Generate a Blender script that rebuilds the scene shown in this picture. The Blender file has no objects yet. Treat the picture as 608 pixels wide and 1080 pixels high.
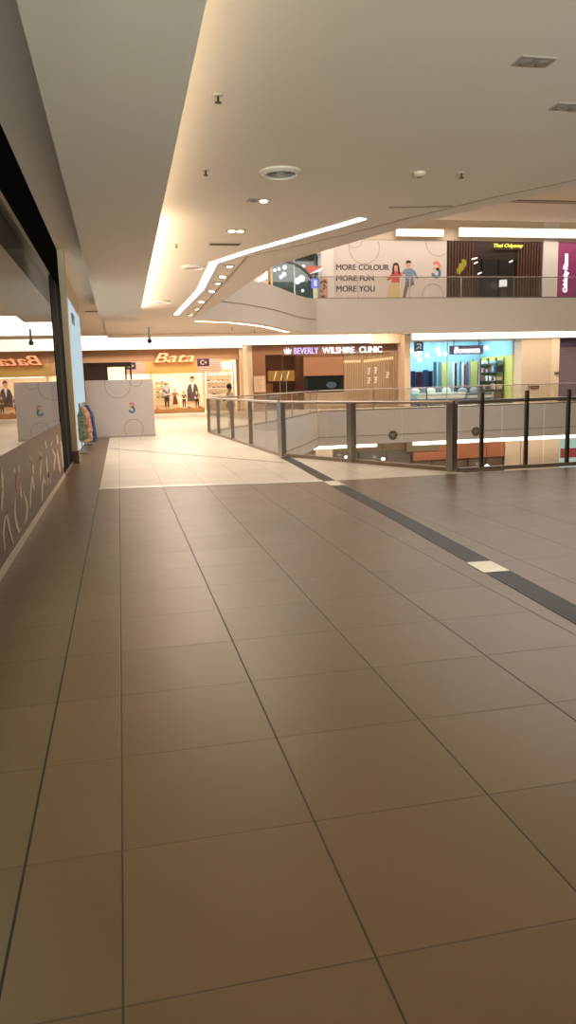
import bpy, bmesh, math, random
from mathutils import Vector, Matrix
random.seed(7)
S = bpy.context.scene
COL = S.collection
PI = math.pi

# ------------------------------------------------------------------ camera model (608 x 1080 frame)
F, YAW, PITCH, ROLL, EYE = 797.04, 0.212939, 0.166179, -0.028648, 1.3723
_f = Vector((math.sin(YAW)*math.cos(PITCH), math.cos(YAW)*math.cos(PITCH), -math.sin(PITCH)))
_r0 = Vector((math.cos(YAW), -math.sin(YAW), 0)); _u0 = _r0.cross(_f)
_r = math.cos(ROLL)*_r0 + math.sin(ROLL)*_u0
_u = -math.sin(ROLL)*_r0 + math.cos(ROLL)*_u0
def ray(x, y): return _f*F + _r*(x-304) - _u*(y-540)
O_ = Vector((0, 0, EYE))
def PY(x, y, Y): d = ray(x, y); return O_ + d*(Y/d.y)
def PZ(x, y, Z): d = ray(x, y); return O_ + d*((Z-EYE)/d.z)
def PX(x, y, X): d = ray(x, y); return O_ + d*(X/d.x)

cam = bpy.data.cameras.new('camera'); co = bpy.data.objects.new('camera', cam); COL.objects.link(co)
M = Matrix((_r, _u, -_f)).transposed().to_4x4(); M.translation = O_
co.matrix_world = M
cam.sensor_fit = 'VERTICAL'; cam.sensor_height = 36; cam.sensor_width = 36; cam.lens = F/1080*36
cam.clip_start = .05; cam.clip_end = 300
S.camera = co

# ------------------------------------------------------------------ materials
def lin(c):
    return tuple(((v/255)/12.92 if v/255 <= .04045 else ((v/255+.055)/1.055)**2.4) for v in c)
def newmat(name):
    m = bpy.data.materials.new(name); m.use_nodes = True
    nt = m.node_tree; nt.nodes.clear()
    return m, nt, nt.nodes.new('ShaderNodeOutputMaterial')
_mc = {}
def mat(name, rgb, rough=.5, metal=0., var=.06, scale=6., spec=.5):
    """plain procedural surface: colour broken up by a little noise. rgb is 0-255 sRGB"""
    if name in _mc: return _mc[name]
    m, nt, out = newmat(name)
    b = nt.nodes.new('ShaderNodeBsdfPrincipled')
    tc = nt.nodes.new('ShaderNodeTexCoord'); nz = nt.nodes.new('ShaderNodeTexNoise')
    nz.inputs['Scale'].default_value = scale; nz.inputs['Detail'].default_value = 3
    nt.links.new(tc.outputs['Object'], nz.inputs['Vector'])
    mx = nt.nodes.new('ShaderNodeMix'); mx.data_type = 'RGBA'
    c = lin(rgb)
    mx.inputs[6].default_value = (*[v*(1-var) for v in c], 1)
    mx.inputs[7].default_value = (*[min(1, v*(1+var)) for v in c], 1)
    nt.links.new(nz.outputs['Fac'], mx.inputs[0])
    nt.links.new(mx.outputs[2], b.inputs['Base Color'])
    b.inputs['Roughness'].default_value = rough; b.inputs['Metallic'].default_value = metal
    b.inputs['Specular IOR Level'].default_value = spec
    nt.links.new(b.outputs[0], out.inputs[0])
    _mc[name] = m; return m
def emit(name, rgb, strength):
    if name in _mc: return _mc[name]
    m, nt, out = newmat(name)
    e = nt.nodes.new('ShaderNodeEmission'); e.inputs[0].default_value = (*lin(rgb), 1); e.inputs[1].default_value = strength
    nt.links.new(e.outputs[0], out.inputs[0]); _mc[name] = m; return m
def glass(name, tint, ior=1.5, rough=.02, film=0., filmrgb=(200, 190, 180)):
    if name in _mc: return _mc[name]
    m, nt, out = newmat(name); N = nt.nodes.new; L = nt.links.new
    t = N('ShaderNodeBsdfTransparent'); t.inputs[0].default_value = (*tint, 1)
    g = N('ShaderNodeBsdfGlossy'); g.inputs['Roughness'].default_value = rough
    fr = N('ShaderNodeFresnel'); fr.inputs[0].default_value = ior
    geo = N('ShaderNodeNewGeometry'); inv = N('ShaderNodeMath'); inv.operation = 'SUBTRACT'; inv.inputs[0].default_value = 1
    mul = N('ShaderNodeMath'); mul.operation = 'MULTIPLY'
    L(geo.outputs['Backfacing'], inv.inputs[1]); L(fr.outputs[0], mul.inputs[0]); L(inv.outputs[0], mul.inputs[1])
    last = t.outputs[0]
    if film:
        d = N('ShaderNodeBsdfDiffuse'); d.inputs[0].default_value = (*lin(filmrgb), 1)
        mf = N('ShaderNodeMixShader'); mf.inputs[0].default_value = film
        L(last, mf.inputs[1]); L(d.outputs[0], mf.inputs[2]); last = mf.outputs[0]
    mx = N('ShaderNodeMixShader'); L(mul.outputs[0], mx.inputs[0]); L(last, mx.inputs[1]); L(g.outputs[0], mx.inputs[2])
    L(mx.outputs[0], out.inputs[0]); _mc[name] = m; return m

def floor_material():
    m, nt, out = newmat('floor_tiles'); N = nt.nodes.new; L = nt.links.new
    tc = N('ShaderNodeTexCoord'); sp = N('ShaderNodeSeparateXYZ'); L(tc.outputs['Object'], sp.inputs[0])
    def op(o, a, b=None, c=None):
        n = N('ShaderNodeMath'); n.operation = o
        for i, v in enumerate((a, b, c)):
            if v is None: continue
            if isinstance(v, (int, float)): n.inputs[i].default_value = v
            else: L(v, n.inputs[i])
        return n.outputs[0]
    x, y = sp.outputs[0], sp.outputs[1]
    leftz = op('LESS_THAN', x, -.358)
    off = op('ADD', .078, op('MULTIPLY', leftz, .28))
    u = op('DIVIDE', op('ADD', x, off), .6)
    v = op('DIVIDE', op('SUBTRACT', y, 1.549), .6)
    def line(w, half):
        fr = op('FRACT', w); d = op('MINIMUM', fr, op('SUBTRACT', 1, fr))
        return op('SUBTRACT', 1, op('SMOOTH_MIN', op('DIVIDE', d, half), 1, .05))
    lu = op('MAXIMUM', line(u, .0085), op('LESS_THAN', op('ABSOLUTE', op('ADD', x, .358)), .004))
    lv = op('MULTIPLY', line(v, .0075), .62)
    joint = op('MINIMUM', op('MAXIMUM', op('MAXIMUM', lu, lv), 0), 1)
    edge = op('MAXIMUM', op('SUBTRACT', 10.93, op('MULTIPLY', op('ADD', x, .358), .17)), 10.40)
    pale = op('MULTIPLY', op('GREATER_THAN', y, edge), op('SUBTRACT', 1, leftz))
    cb = N('ShaderNodeCombineXYZ'); L(op('FLOOR', u), cb.inputs[0]); L(op('FLOOR', v), cb.inputs[1])
    wn = N('ShaderNodeTexWhiteNoise'); wn.noise_dimensions = '3D'; L(cb.outputs[0], wn.inputs['Vector'])
    nz = N('ShaderNodeTexNoise'); nz.inputs['Scale'].default_value = 3.; nz.inputs['Detail'].default_value = 6
    L(tc.outputs['Object'], nz.inputs['Vector'])
    br = op('ADD', op('ADD', .88, op('MULTIPLY', wn.outputs['Value'], .12)), op('MULTIPLY', nz.outputs['Fac'], .10))
    def mixc(f, a, b):
        n = N('ShaderNodeMix'); n.data_type = 'RGBA'
        L(f, n.inputs[0]) if not isinstance(f, float) else setattr(n.inputs[0], 'default_value', f)
        for i, c in ((6, a), (7, b)):
            if isinstance(c, tuple): n.inputs[i].default_value = (*c, 1)
            else: L(c, n.inputs[i])
        return n.outputs[2]
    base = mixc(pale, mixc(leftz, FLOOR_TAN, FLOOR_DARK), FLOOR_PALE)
    vm = N('ShaderNodeVectorMath'); vm.operation = 'SCALE'; L(base, vm.inputs[0]); L(br, vm.inputs['Scale'])
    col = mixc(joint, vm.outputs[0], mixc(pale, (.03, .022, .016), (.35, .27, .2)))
    b = N('ShaderNodeBsdfPrincipled'); L(col, b.inputs['Base Color'])
    rg = op('ADD', op('ADD', .30, op('MULTIPLY', nz.outputs['Fac'], .10)), op('MULTIPLY', joint, .3))
    L(rg, b.inputs['Roughness']); b.inputs['Specular IOR Level'].default_value = .20
    bp = N('ShaderNodeBump'); bp.inputs['Strength'].default_value = .25; bp.inputs['Distance'].default_value = .004
    L(op('SUBTRACT', 1, joint), bp.inputs['Height']); L(bp.outputs[0], b.inputs['Normal'])
    L(b.outputs[0], out.inputs[0]); return m
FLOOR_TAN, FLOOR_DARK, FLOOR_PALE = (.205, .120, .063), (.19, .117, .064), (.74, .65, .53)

WHITE = mat('wall_paint_white', (216, 209, 202), .7, var=.02, scale=.6)
CEIL = mat('ceiling_paint', (222, 211, 198), .8, var=.02, scale=.4)
CREAM = mat('cream_paint', (228, 208, 178), .6, var=.03)
STEEL = mat('brushed_steel', (176, 166, 156), .32, .9, var=.08, scale=40)
DSTEEL = mat('dark_bronze_steel', (92, 84, 78), .4, .7, var=.08, scale=30)
BLACK = mat('black_metal', (26, 26, 25), .7, .0, var=.1, spec=.02)
RAILG = glass('balustrade_glass', (.93, .93, .91), 1.45, .015, .035, (225, 215, 200))
SHOPG = glass('shop_glass', (.55, .57, .55), 2.1, .01, .05, (170, 170, 160))
CLEARG = glass('display_glass', (.96, .96, .95), 1.35, .02)

# ------------------------------------------------------------------ object helpers
ORG = {}
class MB:
    def __init__(s): s.b = bmesh.new()
    def box(s, x0, x1, y0, y1, z0, z1, bev=0.):
        vs = [s.b.verts.new((x, y, z)) for x in (x0, x1) for y in (y0, y1) for z in (z0, z1)]
        fs = [s.b.faces.new([vs[i] for i in q]) for q in ((0,1,3,2),(4,6,7,5),(0,4,5,1),(2,3,7,6),(0,2,6,4),(1,5,7,3))]
        if bev:
            es = list({e for f in fs for e in f.edges})
            bmesh.ops.bevel(s.b, geom=es, offset=bev, segments=2, affect='EDGES', profile=.5)
        return s
    def prism(s, pts, a, b, axis='z', mi_side=0):
        """extrude a 2D outline between a and b along axis"""
        def P(p, t): return {'z': (p[0], p[1], t), 'y': (p[0], t, p[1]), 'x': (t, p[0], p[1])}[axis]
        lo = [s.b.verts.new(P(p, a)) for p in pts]; hi = [s.b.verts.new(P(p, b)) for p in pts]
        n = len(pts); side = []
        for i in range(n):
            side.append(s.b.faces.new((lo[i], lo[(i+1) % n], hi[(i+1) % n], hi[i])))
        f1 = s.b.faces.new(lo[::-1]); f2 = s.b.faces.new(hi)
        f1.normal_update(); f2.normal_update()
        for f in side: f.material_index = mi_side
        if axis != 'y' and axis != 'x' or n > 4:
            r = bmesh.ops.triangulate(s.b, faces=[f1, f2])
        return s
    def tube(s, path, r, n=8, closed=False):
        path = [Vector(p) for p in path]; rings = []; m = len(path)
        rr = r if isinstance(r, (list, tuple)) else [r]*m
        up = Vector((0, 0, 1))
        for i, p in enumerate(path):
            if closed: d = path[(i+1) % m]-path[i-1]
            else: d = path[min(i+1, m-1)]-path[max(i-1, 0)]
            d.normalize(); k = up if abs(d.z) < .95 else Vector((0, 1, 0))
            a = d.cross(k).normalized(); b = d.cross(a).normalized()
            rings.append([s.b.verts.new(p+(a*math.cos(2*PI*j/n)+b*math.sin(2*PI*j/n))*rr[i]) for j in range(n)])
        for i in range(m if closed else m-1):
            A, B = rings[i], rings[(i+1) % m]
            for j in range(n): s.b.faces.new((A[j], A[(j+1) % n], B[(j+1) % n], B[j]))
        if not closed: s.b.faces.new(rings[0][::-1]); s.b.faces.new(rings[-1])
        return s
    def lathe(s, prof, c, n=24, axis='z'):
        """prof: list of (r, t); r = 0 closes"""
        rings = []
        for r, t in prof:
            ring = []
            for j in range(1 if r == 0 else n):
                a = 2*PI*j/n; q = (r*math.cos(a), r*math.sin(a))
                v = {'z': (q[0], q[1], t), 'y': (q[0], t, q[1]), 'x': (t, q[0], q[1])}[axis]
                ring.append(s.b.verts.new((c[0]+v[0], c[1]+v[1], c[2]+v[2])))
            rings.append(ring)
        for A, B in zip(rings, rings[1:]):
            if len(A) == 1 and len(B) == 1: continue
            for j in range(n):
                if len(A) == 1: s.b.faces.new((A[0], B[(j+1) % n], B[j]))
                elif len(B) == 1: s.b.faces.new((A[j], A[(j+1) % n], B[0]))
                else: s.b.faces.new((A[j], A[(j+1) % n], B[(j+1) % n], B[j]))
        return s
    def sphere(s, c, r, sx=1, sy=1, sz=1, n=12):
        prof = [(r*math.sin(PI*i/8), -r*math.cos(PI*i/8)) for i in range(9)]; prof[0] = (0, -r); prof[-1] = (0, r)
        st = len(s.b.verts); s.lathe(prof, (0, 0, 0), n)
        s.b.verts.ensure_lookup_table()
        for v in list(s.b.verts)[st:]: v.co = Vector((v.co.x*sx+c[0], v.co.y*sy+c[1], v.co.z*sz+c[2]))
        return s
    def quad(s, a, b, c, d):
        s.b.faces.new([s.b.verts.new(p) for p in (a, b, c, d)]); return s
    def ribbon(s, path, w, t, closed=False, clip=None):
        """flat raised ring or stroke in the XZ plane facing -Y, thickness t towards -Y. path of (x,y,z)"""
        m = len(path); L, R = [], []
        for i in range(m):
            a = Vector(path[i-1] if closed or i else path[0]); b = Vector(path[(i+1) % m] if closed or i < m-1 else path[m-1])
            d = (b-a); d.normalize(); nrm = Vector((-d.z, 0, d.x))
            L.append(Vector(path[i])+nrm*w/2); R.append(Vector(path[i])-nrm*w/2)
        for i in range(m if closed else m-1):
            j = (i+1) % m
            q = [L[i], L[j], R[j], R[i]]; q2 = [p-Vector((0, t, 0)) for p in q]
            vs = [s.b.verts.new(p) for p in q+q2]
            for k in ((0,1,2,3),(7,6,5,4),(0,4,5,1),(1,5,6,2),(2,6,7,3),(3,7,4,0)): s.b.faces.new([vs[k_] for k_ in k])
        return s
    def mesh(s, me, f=lambda p: p):
        vs = [s.b.verts.new(f(v.co)) for v in me.vertices]
        for p in me.polygons:
            try: s.b.faces.new([vs[i] for i in p.vertices])
            except ValueError: pass
        return s
    def build(s, name, m, parent=None, loc=None, smooth=False):
        bmesh.ops.recalc_face_normals(s.b, faces=s.b.faces)
        if parent is not None: org = ORG[parent.name]
        elif loc is not None: org = Vector(loc)
        else:
            cs = [v.co for v in s.b.verts]
            org = Vector(((min(c.x for c in cs)+max(c.x for c in cs))/2, (min(c.y for c in cs)+max(c.y for c in cs))/2, min(c.z for c in cs)))
        bmesh.ops.translate(s.b, verts=s.b.verts, vec=-org)
        me = bpy.data.meshes.new(name); s.b.to_mesh(me); s.b.free()
        for q in (m if isinstance(m, (list, tuple)) else [m]): me.materials.append(q)
        if smooth:
            for p in me.polygons: p.use_smooth = True
            me.set_sharp_from_angle(angle=math.radians(40))
        o = bpy.data.objects.new(name, me); COL.objects.link(o)
        if parent is not None: o.parent = parent
        else: o.location = org
        ORG[o.name] = org
        return o
def tag(o, label, cat, group=None):
    o['label'] = label; o['category'] = cat
    if group: o['group'] = group
    return o
def thing(name, label, cat, loc, group=None):
    o = bpy.data.objects.new(name, None); COL.objects.link(o); o.location = loc; o.empty_display_size = .1
    ORG[o.name] = Vector(loc); return tag(o, label, cat, group)
def struct(name, mb, m, label=None):
    o = mb.build(name, m, loc=(0, 0, 0)); o['kind'] = 'structure'
    if label: o['label'] = label
    return o
def dup(root, loc, label, rotz=None, sc=None):
    r = root.copy(); COL.objects.link(r); r.location = loc; r['label'] = label
    if rotz is not None: r.rotation_euler = (0, 0, rotz)
    if sc: r.scale = (sc, sc, sc)
    for ch in list(root.children):
        c = ch.copy(); COL.objects.link(c); c.parent = r
        for g in list(ch.children):
            d = g.copy(); COL.objects.link(d); d.parent = c
    return r
def text_mesh(s, bold=.0, shear=0., ext=.02, spacing=1.):
    cu = bpy.data.curves.new('t', 'FONT'); cu.body = s; cu.shear = shear; cu.extrude = ext; cu.space_character = spacing
    o = bpy.data.objects.new('t', cu); COL.objects.link(o)
    dg = bpy.context.evaluated_depsgraph_get(); me = bpy.data.meshes.new_from_object(o.evaluated_get(dg))
    bpy.data.objects.remove(o); return me
def text(s, name, x0, x1, z0, z1, Y, m, parent, t=.03, bold=0., shear=0., rot=False):
    """lettering on an upright face seen from -Y, fitted into a box"""
    me = text_mesh(s, bold, shear)
    xs = [v.co.x for v in me.vertices]; ys = [v.co.y for v in me.vertices]
    ax, bx, ay, by = min(xs), max(xs), min(ys), max(ys)
    b = MB()
    if rot: f = lambda p: Vector((x1-(p.y-ay)/(by-ay)*(x1-x0), Y-t/2-p.z/.02*t/2, z0+(p.x-ax)/(bx-ax)*(z1-z0)))
    else: f = lambda p: Vector((x0+(p.x-ax)/(bx-ax)*(x1-x0), Y-t/2-p.z/.02*t/2, z0+(p.y-ay)/(by-ay)*(z1-z0)))
    for k in (-1, 0, 1) if bold else (0,):
        o_ = Vector((0, -.002*k, k*bold*(z1-z0))) if rot else Vector((k*bold*(z1-z0), -.002*k, 0))
        b.mesh(me, lambda p: f(p)+o_)
    bpy.data.meshes.remove(me)
    return b.build(name, m, parent)
def circle(cx, Y, cz, r, n=48, a0=0, a1=2*PI): 
    full = abs(a1-a0-2*PI) < 1e-6; k = n if full else n+1
    return [(cx+r*math.cos(a0+(a1-a0)*i/n), Y, cz+r*math.sin(a0+(a1-a0)*i/n)) for i in range(k)]
def skin(nodes, edges, root, sub=1):
    """continuous skinned body mesh. nodes: name -> (x,y,z,r)"""
    names = list(nodes); me = bpy.data.meshes.new('s')
    names.remove(root); names.insert(0, root)
    me.from_pydata([nodes[n][:3] for n in names], [(names.index(a), names.index(b)) for a, b in edges], [])
    o = bpy.data.objects.new('s', me); COL.objects.link(o)
    md = o.modifiers.new('k', 'SKIN'); md.use_smooth_shade = True
    for i, n in enumerate(names):
        r = nodes[n][3]; q = me.skin_vertices[0].data[i]
        q.radius = (r, r) if not isinstance(r, tuple) else r
        q.use_root = (i == 0)
    sd = o.modifiers.new('d', 'SUBSURF'); sd.levels = sub; sd.render_levels = sub
    dg = bpy.context.evaluated_depsgraph_get(); out = bpy.data.meshes.new_from_object(o.evaluated_get(dg))
    bpy.data.objects.remove(o); bpy.data.meshes.remove(me); return out
def light(name, kind, loc, energy, rgb, size=1., sizey=None, rot=(0, 0, 0), spot=None):
    l = bpy.data.lights.new(name, kind); l.energy = energy; l.color = [.5+.5*v for v in lin(rgb)]
    if kind == 'AREA':
        l.size = size
        if sizey: l.shape = 'RECTANGLE'; l.size_y = sizey
    elif kind == 'SPOT': l.spot_size = math.radians(spot or 100); l.spot_blend = .7; l.shadow_soft_size = size
    else: l.shadow_soft_size = size
    o = bpy.data.objects.new(name, l); COL.objects.link(o); o.location = loc; o.rotation_euler = rot
    return o

# ------------------------------------------------------------------ the building shell
Zc, Z1, Z2 = 3.85, 5.5, 9.6            # our ceiling, floor above, ceiling above that
CURVE = [(4.15, 29.04), (4.85, 29.7), (5.51, 30.6), (6.1, 31.35), (6.75, 32.35), (7.3, 33.35), (7.9, 34.5), (8.5, 35.6), (9.05, 36.4), (9.7, 36.95)]
fl = MB().prism([(-3, -4), (30, -4), (30, 10.42), (5.0, 10.45), (4.87, 10.72), (3.0, 14.55), (2.62, 23.5), (4.55, 26.4), (6.2, 29.4), (8.1, 33.3), (9.7, 36.95), (30, 36.95), (30, 50), (-6, 50), (-6, 15.5), (-3, 15.5)], 0, -1.72, mi_side=1)
bm_ = fl
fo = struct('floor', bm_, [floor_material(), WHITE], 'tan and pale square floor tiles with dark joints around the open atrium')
cpoly = [(-.38, -4), (9.6, -4), (9.6, 1.0), (6.2, 9.1), (4.8, 11.9), (4.02, 14.09), (3.34, 16.2), (3.15, 21.8), (2.95, 25.5), (2.8, 28.05)] + CURVE
struct('ceiling', MB().prism(cpoly+[(30, 36.95), (30, 38.2), (7.0, 38.2), (-.38, 38.2)], Zc, Z1), CEIL, 'white painted mall ceiling')
struct('ceiling_recess', MB().prism([(-6, 38.2), (30, 38.2), (30, 50), (-6, 50)], 4.3, Z1), CEIL)
struct('ceiling_gap', MB().box(-6, -.38, -4, 38.2, 3.95, Z1), CEIL)
struct('ceiling_upper', MB().box(-6, 32, 15, 38.4, Z2, Z2+.4), CEIL, 'ceiling of the storey above')
struct('ceiling_upper_recess', MB().box(-6, 32, 38.4, 46, 9.95, 10.3), CEIL)
struct('floor_lower', MB().box(-6, 34, 5, 48, -5.8, -5.6), mat('lower_floor', (170, 140, 110), .35))
# soffit along the shops: lip that hides the cove lamps
struct('ceiling_soffit', MB().prism([(-.40, -4), (.57, -4), (.60, 4.5), (.625, 9.), (.66, 15), (.73, 24.4), (-.42, 24.4)], 3.45, 3.53)
       .prism([(-.40, -4), (.25, -4), (.28, 4.5), (.34, 15), (.40, 24.3), (-.42, 24.3)], 3.53, 3.95), CEIL)
# the line in the upper slab soffit and the short groove at the end of the light line
GRV = mat('shadow_groove', (158, 142, 126), .8)
def flat_path(pts, w, z0, z1):
    b = MB()
    for (x0, y0), (x1, y1) in zip(pts, pts[1:]):
        d = Vector((x1-x0, y1-y0)); d.normalize(); n = Vector((-d.y, d.x))*w/2
        b.prism([(x0-n.x, y0-n.y), (x1-n.x, y1-n.y), (x1+n.x, y1+n.y), (x0+n.x, y0+n.y)], z0, z1)
    return b
struct('trim_1', flat_path([(2.72, 27.5), (2.64, 20.3), (2.58, 15.05), (3.84, 12.86), (4.57, 11.29), (5.25, 10.0), (5.85, 9.1), (8, 4.2)], .045, Zc-.012, Zc+.02), GRV)
struct('trim_2', flat_path([(3.95, 10.8), (4.83, 10.62)], .09, Zc-.012, Zc+.02), GRV)
struct('trim_12', MB().box(-.4, 7.4, 35.8, 35.95, Zc-.012, Zc+.02), GRV)
struct('trim_3', MB().box(-6, 32, 33.9, 34.3, Z2-.05, Z2+.1), GRV)
struct('trim_4', flat_path([(a, b) for a, b in [(4.55, 26.4), (6.2, 29.4), (8.1, 33.3), (9.7, 36.95), (30, 36.95)]], .03, -1.30, -1.27), GRV)
# thin line round the curved slab edge above
struct('trim_5', flat_path([(2.8, 28.05)]+CURVE, .03, 4.50, 4.53), GRV)
# floor inlays, and pale patches for reflected light
GRANITE = mat('charcoal_granite', (46, 39, 36), .5, var=.25, scale=60, spec=.2)
struct('trim_6', flat_path([(2.2, -2), (2.53, 3.8), (2.73, 7.27), (2.85, 10.1), (3.02, 13.3), (3.05, 14.3)], .19, -.01, .003), GRANITE)
struct('trim_7', flat_path([(2.578, 4.86), (2.596, 5.18)], .2, -.008, .006), mat('reflection_patch', (236, 226, 205), .22, .35))  # light reflected on the strip, built as a pale metal patch
struct('trim_8', flat_path([(2.845, 9.85), (2.862, 10.35)], .2, -.008, .006), _mc['reflection_patch'])  # farther reflection on the strip, same pale patch
struct('trim_9', flat_path([(-.358, 10.98), (2.78, 10.46)], .17, -.01, .004), mat('white_threshold', (250, 246, 236), .25, spec=.6))
struct('trim_10', flat_path([(-.298, 18.59), (2.82, 13.26)], .05, -.01, .003), mat('expansion_joint', (120, 104, 92), .5))
# walls behind the shops
struct('wall_far', MB().box(-6, 6.6, 48, 48.2, -1.7, 4.3).box(6.6, 32, 44.6, 44.8, -1.7, 4.3), WHITE)
struct('wall_far_upper', MB().box(-6, 32, 42.6, 42.8, Z1, 10), WHITE)
struct('wall_lower', MB().box(-6, 34, 40.4, 40.6, -5.6, -1.72), mat('lower_wall', (214, 188, 156), .7))
struct('wall_left', MB().box(-3.2, -3.0, -4, 15.5, 0, 3.95).box(-3.0, -.96, 15.06, 15.5, 0, 3.95)
       .box(-3., -.985, 15.5, 22.45, 0, 3.95), CREAM)

# ------------------------------------------------------------------ shop front on the left
sf = thing('storefront', 'brown panelled shop front with tall reflective glass under a black header, beside the walkway', 'shop front', (-1.0, 5, 0))
PANEL = mat('brown_laminate', (120, 92, 72), .42, var=.04, scale=2, spec=.22)
pn = MB().box(-1.06, -.955, -4, 12.75, .07, .88).build('lower_panel', PANEL, sf)
MB().box(-1.06, -.945, -4, 12.75, 0, .07).build('skirting', mat('pale_skirting', (214, 196, 172), .4), sf)
MB().box(-.972, -.958, -4, 12.75, .88, 3.16).build('glass_pane', SHOPG, sf)
hd = MB().box(-1.1, -.955, -4, 15.05, 3.22, 3.94).build('header', mat('black_header', (30, 30, 29), .8, spec=.0), sf)
MB().box(-1.0, -.950, -4, 12.75, 3.165, 3.215).build('track', mat('pale_track', (176, 168, 150), .35, .6), hd)
fr = MB().box(-1.06, -.950, 12.75, 13.75, 0.06, 3.22).build('door_jamb', BLACK, sf)
MB().box(-1.04, -.945, 13.78, 13.95, .06, 3.22).build('jamb_strip', mat('grey_strip', (92, 92, 90), .8, .0, spec=.0), fr)
MB().box(-1.06, -.950, 13.98, 15.02, .06, 3.22).build('door_jamb', BLACK, sf)
MB().box(-1.08, -.945, 12.75, 15.04, 0, .06).build('threshold', mat('brown_plinth', (128, 104, 84), .5), sf)
# flowing pale script along the panel (read off the photograph, laid on the panel's own plane)
STRK = [[(8,330),(14,400),(12,440)], [(18,425),(14,500),(8,590)], [(30,840),(20,740),(28,650),(38,612),(48,650),(60,720),(82,802)],
 [(97,508),(92,590),(98,650),(107,695),(121,730),(129,705)], [(126,410),(131,490),(136,510)], [(147,470),(162,520),(171,575),(166,650),(157,672)],
 [(86,318),(92,355)], [(115,300),(118,345)], [(186,245),(199,278),(208,262)], [(205,290),(210,365)], [(191,575),(193,470),(201,365)], [(203,375),(215,462)],
 [(245,222),(258,262),(252,395)], [(262,215),(256,270)], [(266,530),(267,430),(274,378)], [(274,380),(286,424)], [(285,150),(293,200)], [(290,240),(297,330),(318,422)],
 [(298,440),(308,345),(320,412)], [(320,182),(332,148)], [(328,200),(349,242),(340,342)], [(358,110),(366,172)], [(360,200),(370,280),(379,350)], [(385,150),(392,222),(400,318)], [(398,238),(408,300)]]
def strokes(lines, name, m, wpx, X=-.955, lift=.004):
    b = MB()
    for ln in lines:
        P = []
        for i in range(len(ln)-1):
            for k in range(4):
                t = k/4; P.append((ln[i][0]*(1-t)+ln[i+1][0]*t, ln[i][1]*(1-t)+ln[i+1][1]*t))
        P.append(ln[-1]); n = len(P); R = []
        for i, (a, c) in enumerate(P):
            px, py = a/6, 440+c/6
            q = PX(px, py, X); e = PX(px+.1, py, X); w = wpx*(e.y-q.y)*10*(.45+.75*math.sin(PI*(i+.3)/(n+.2)))
            R.append((q.y-w/2, q.y+w/2, q.z))
        for (a0, a1, z0), (b0, b1, z1) in zip(R, R[1:]):
            vs = [b.b.verts.new((x, y, z)) for x in (X+lift, X) for y, z in ((a0, z0), (a1, z0), (b1, z1), (b0, z1))]
            for k in ((0,1,2,3),(7,6,5,4),(0,4,5,1),(1,5,6,2),(2,6,7,3),(3,7,4,0)): b.b.faces.new([vs[j] for j in k])
    return b.build(name, m, pn)
GL = [(0, 2), (2, 3), (3, 4), (4, 5), (5, 6), (6, 7), (7, 8), (8, 10), (10, 12), (12, 14), (14, 16), (16, 17), (17, 19), (19, 21), (21, 22), (22, 23), (23, 25)]
for a, b in GL: strokes(STRK[a:b], 'script_letter', mat('pale_vinyl', (236, 220, 198), .6, spec=.2), 1.5)
strokes([[(104,360),(100,420),(108,470)]], 'glow_stroke', mat('orange_glow_paint', (196, 108, 70), .5), 1.2)  # reddish glow on the panel, painted as an orange stroke
# interior wall behind the glass
struct('wall_shop_inner', MB().box(-2.9, -2.8, -4, 15.0, 0, 3.95), mat('shop_inner_wall', (200, 190, 172), .8))
# pier next to it
pr = MB().box(-1.3, -.845, 15.06, 15.42, .24, 3.95); struct('wall_pier', pr, CREAM)
struct('baseboard_pier', MB().box(-1.3, -.83, 15.04, 15.44, 0, .24), mat('brown_plinth', (128, 104, 84), .5))

# tall pale blue light panel on the wall
lp = thing('wall_lightbox', 'tall pale blue backlit wall panel between the cream pier and the hoarding', 'wall panel', (-.97, 19, 0))
MB().box(-.985, -.955, 15.6, 22.3, .05, 3.36).build('panel', emit('pale_blue_backlight', (206, 228, 236), .85), lp)
MB().box(-.985, -.945, 15.5, 15.6, .0, 3.42).box(-.985, -.945, 22.3, 22.4, 0, 3.42).box(-.985, -.945, 15.6, 22.3, 3.36, 3.42).build('frame', mat('white_trim', (230, 228, 222), .4), lp)
sg = MB().box(-.955, -.93, 18.4, 19.25, 2.92, 3.14)
tag(sg.build('wall_plaque', mat('slate_plaque', (96, 104, 112), .5)), 'small dark grey plaque high on the pale blue panel', 'plaque')

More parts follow.
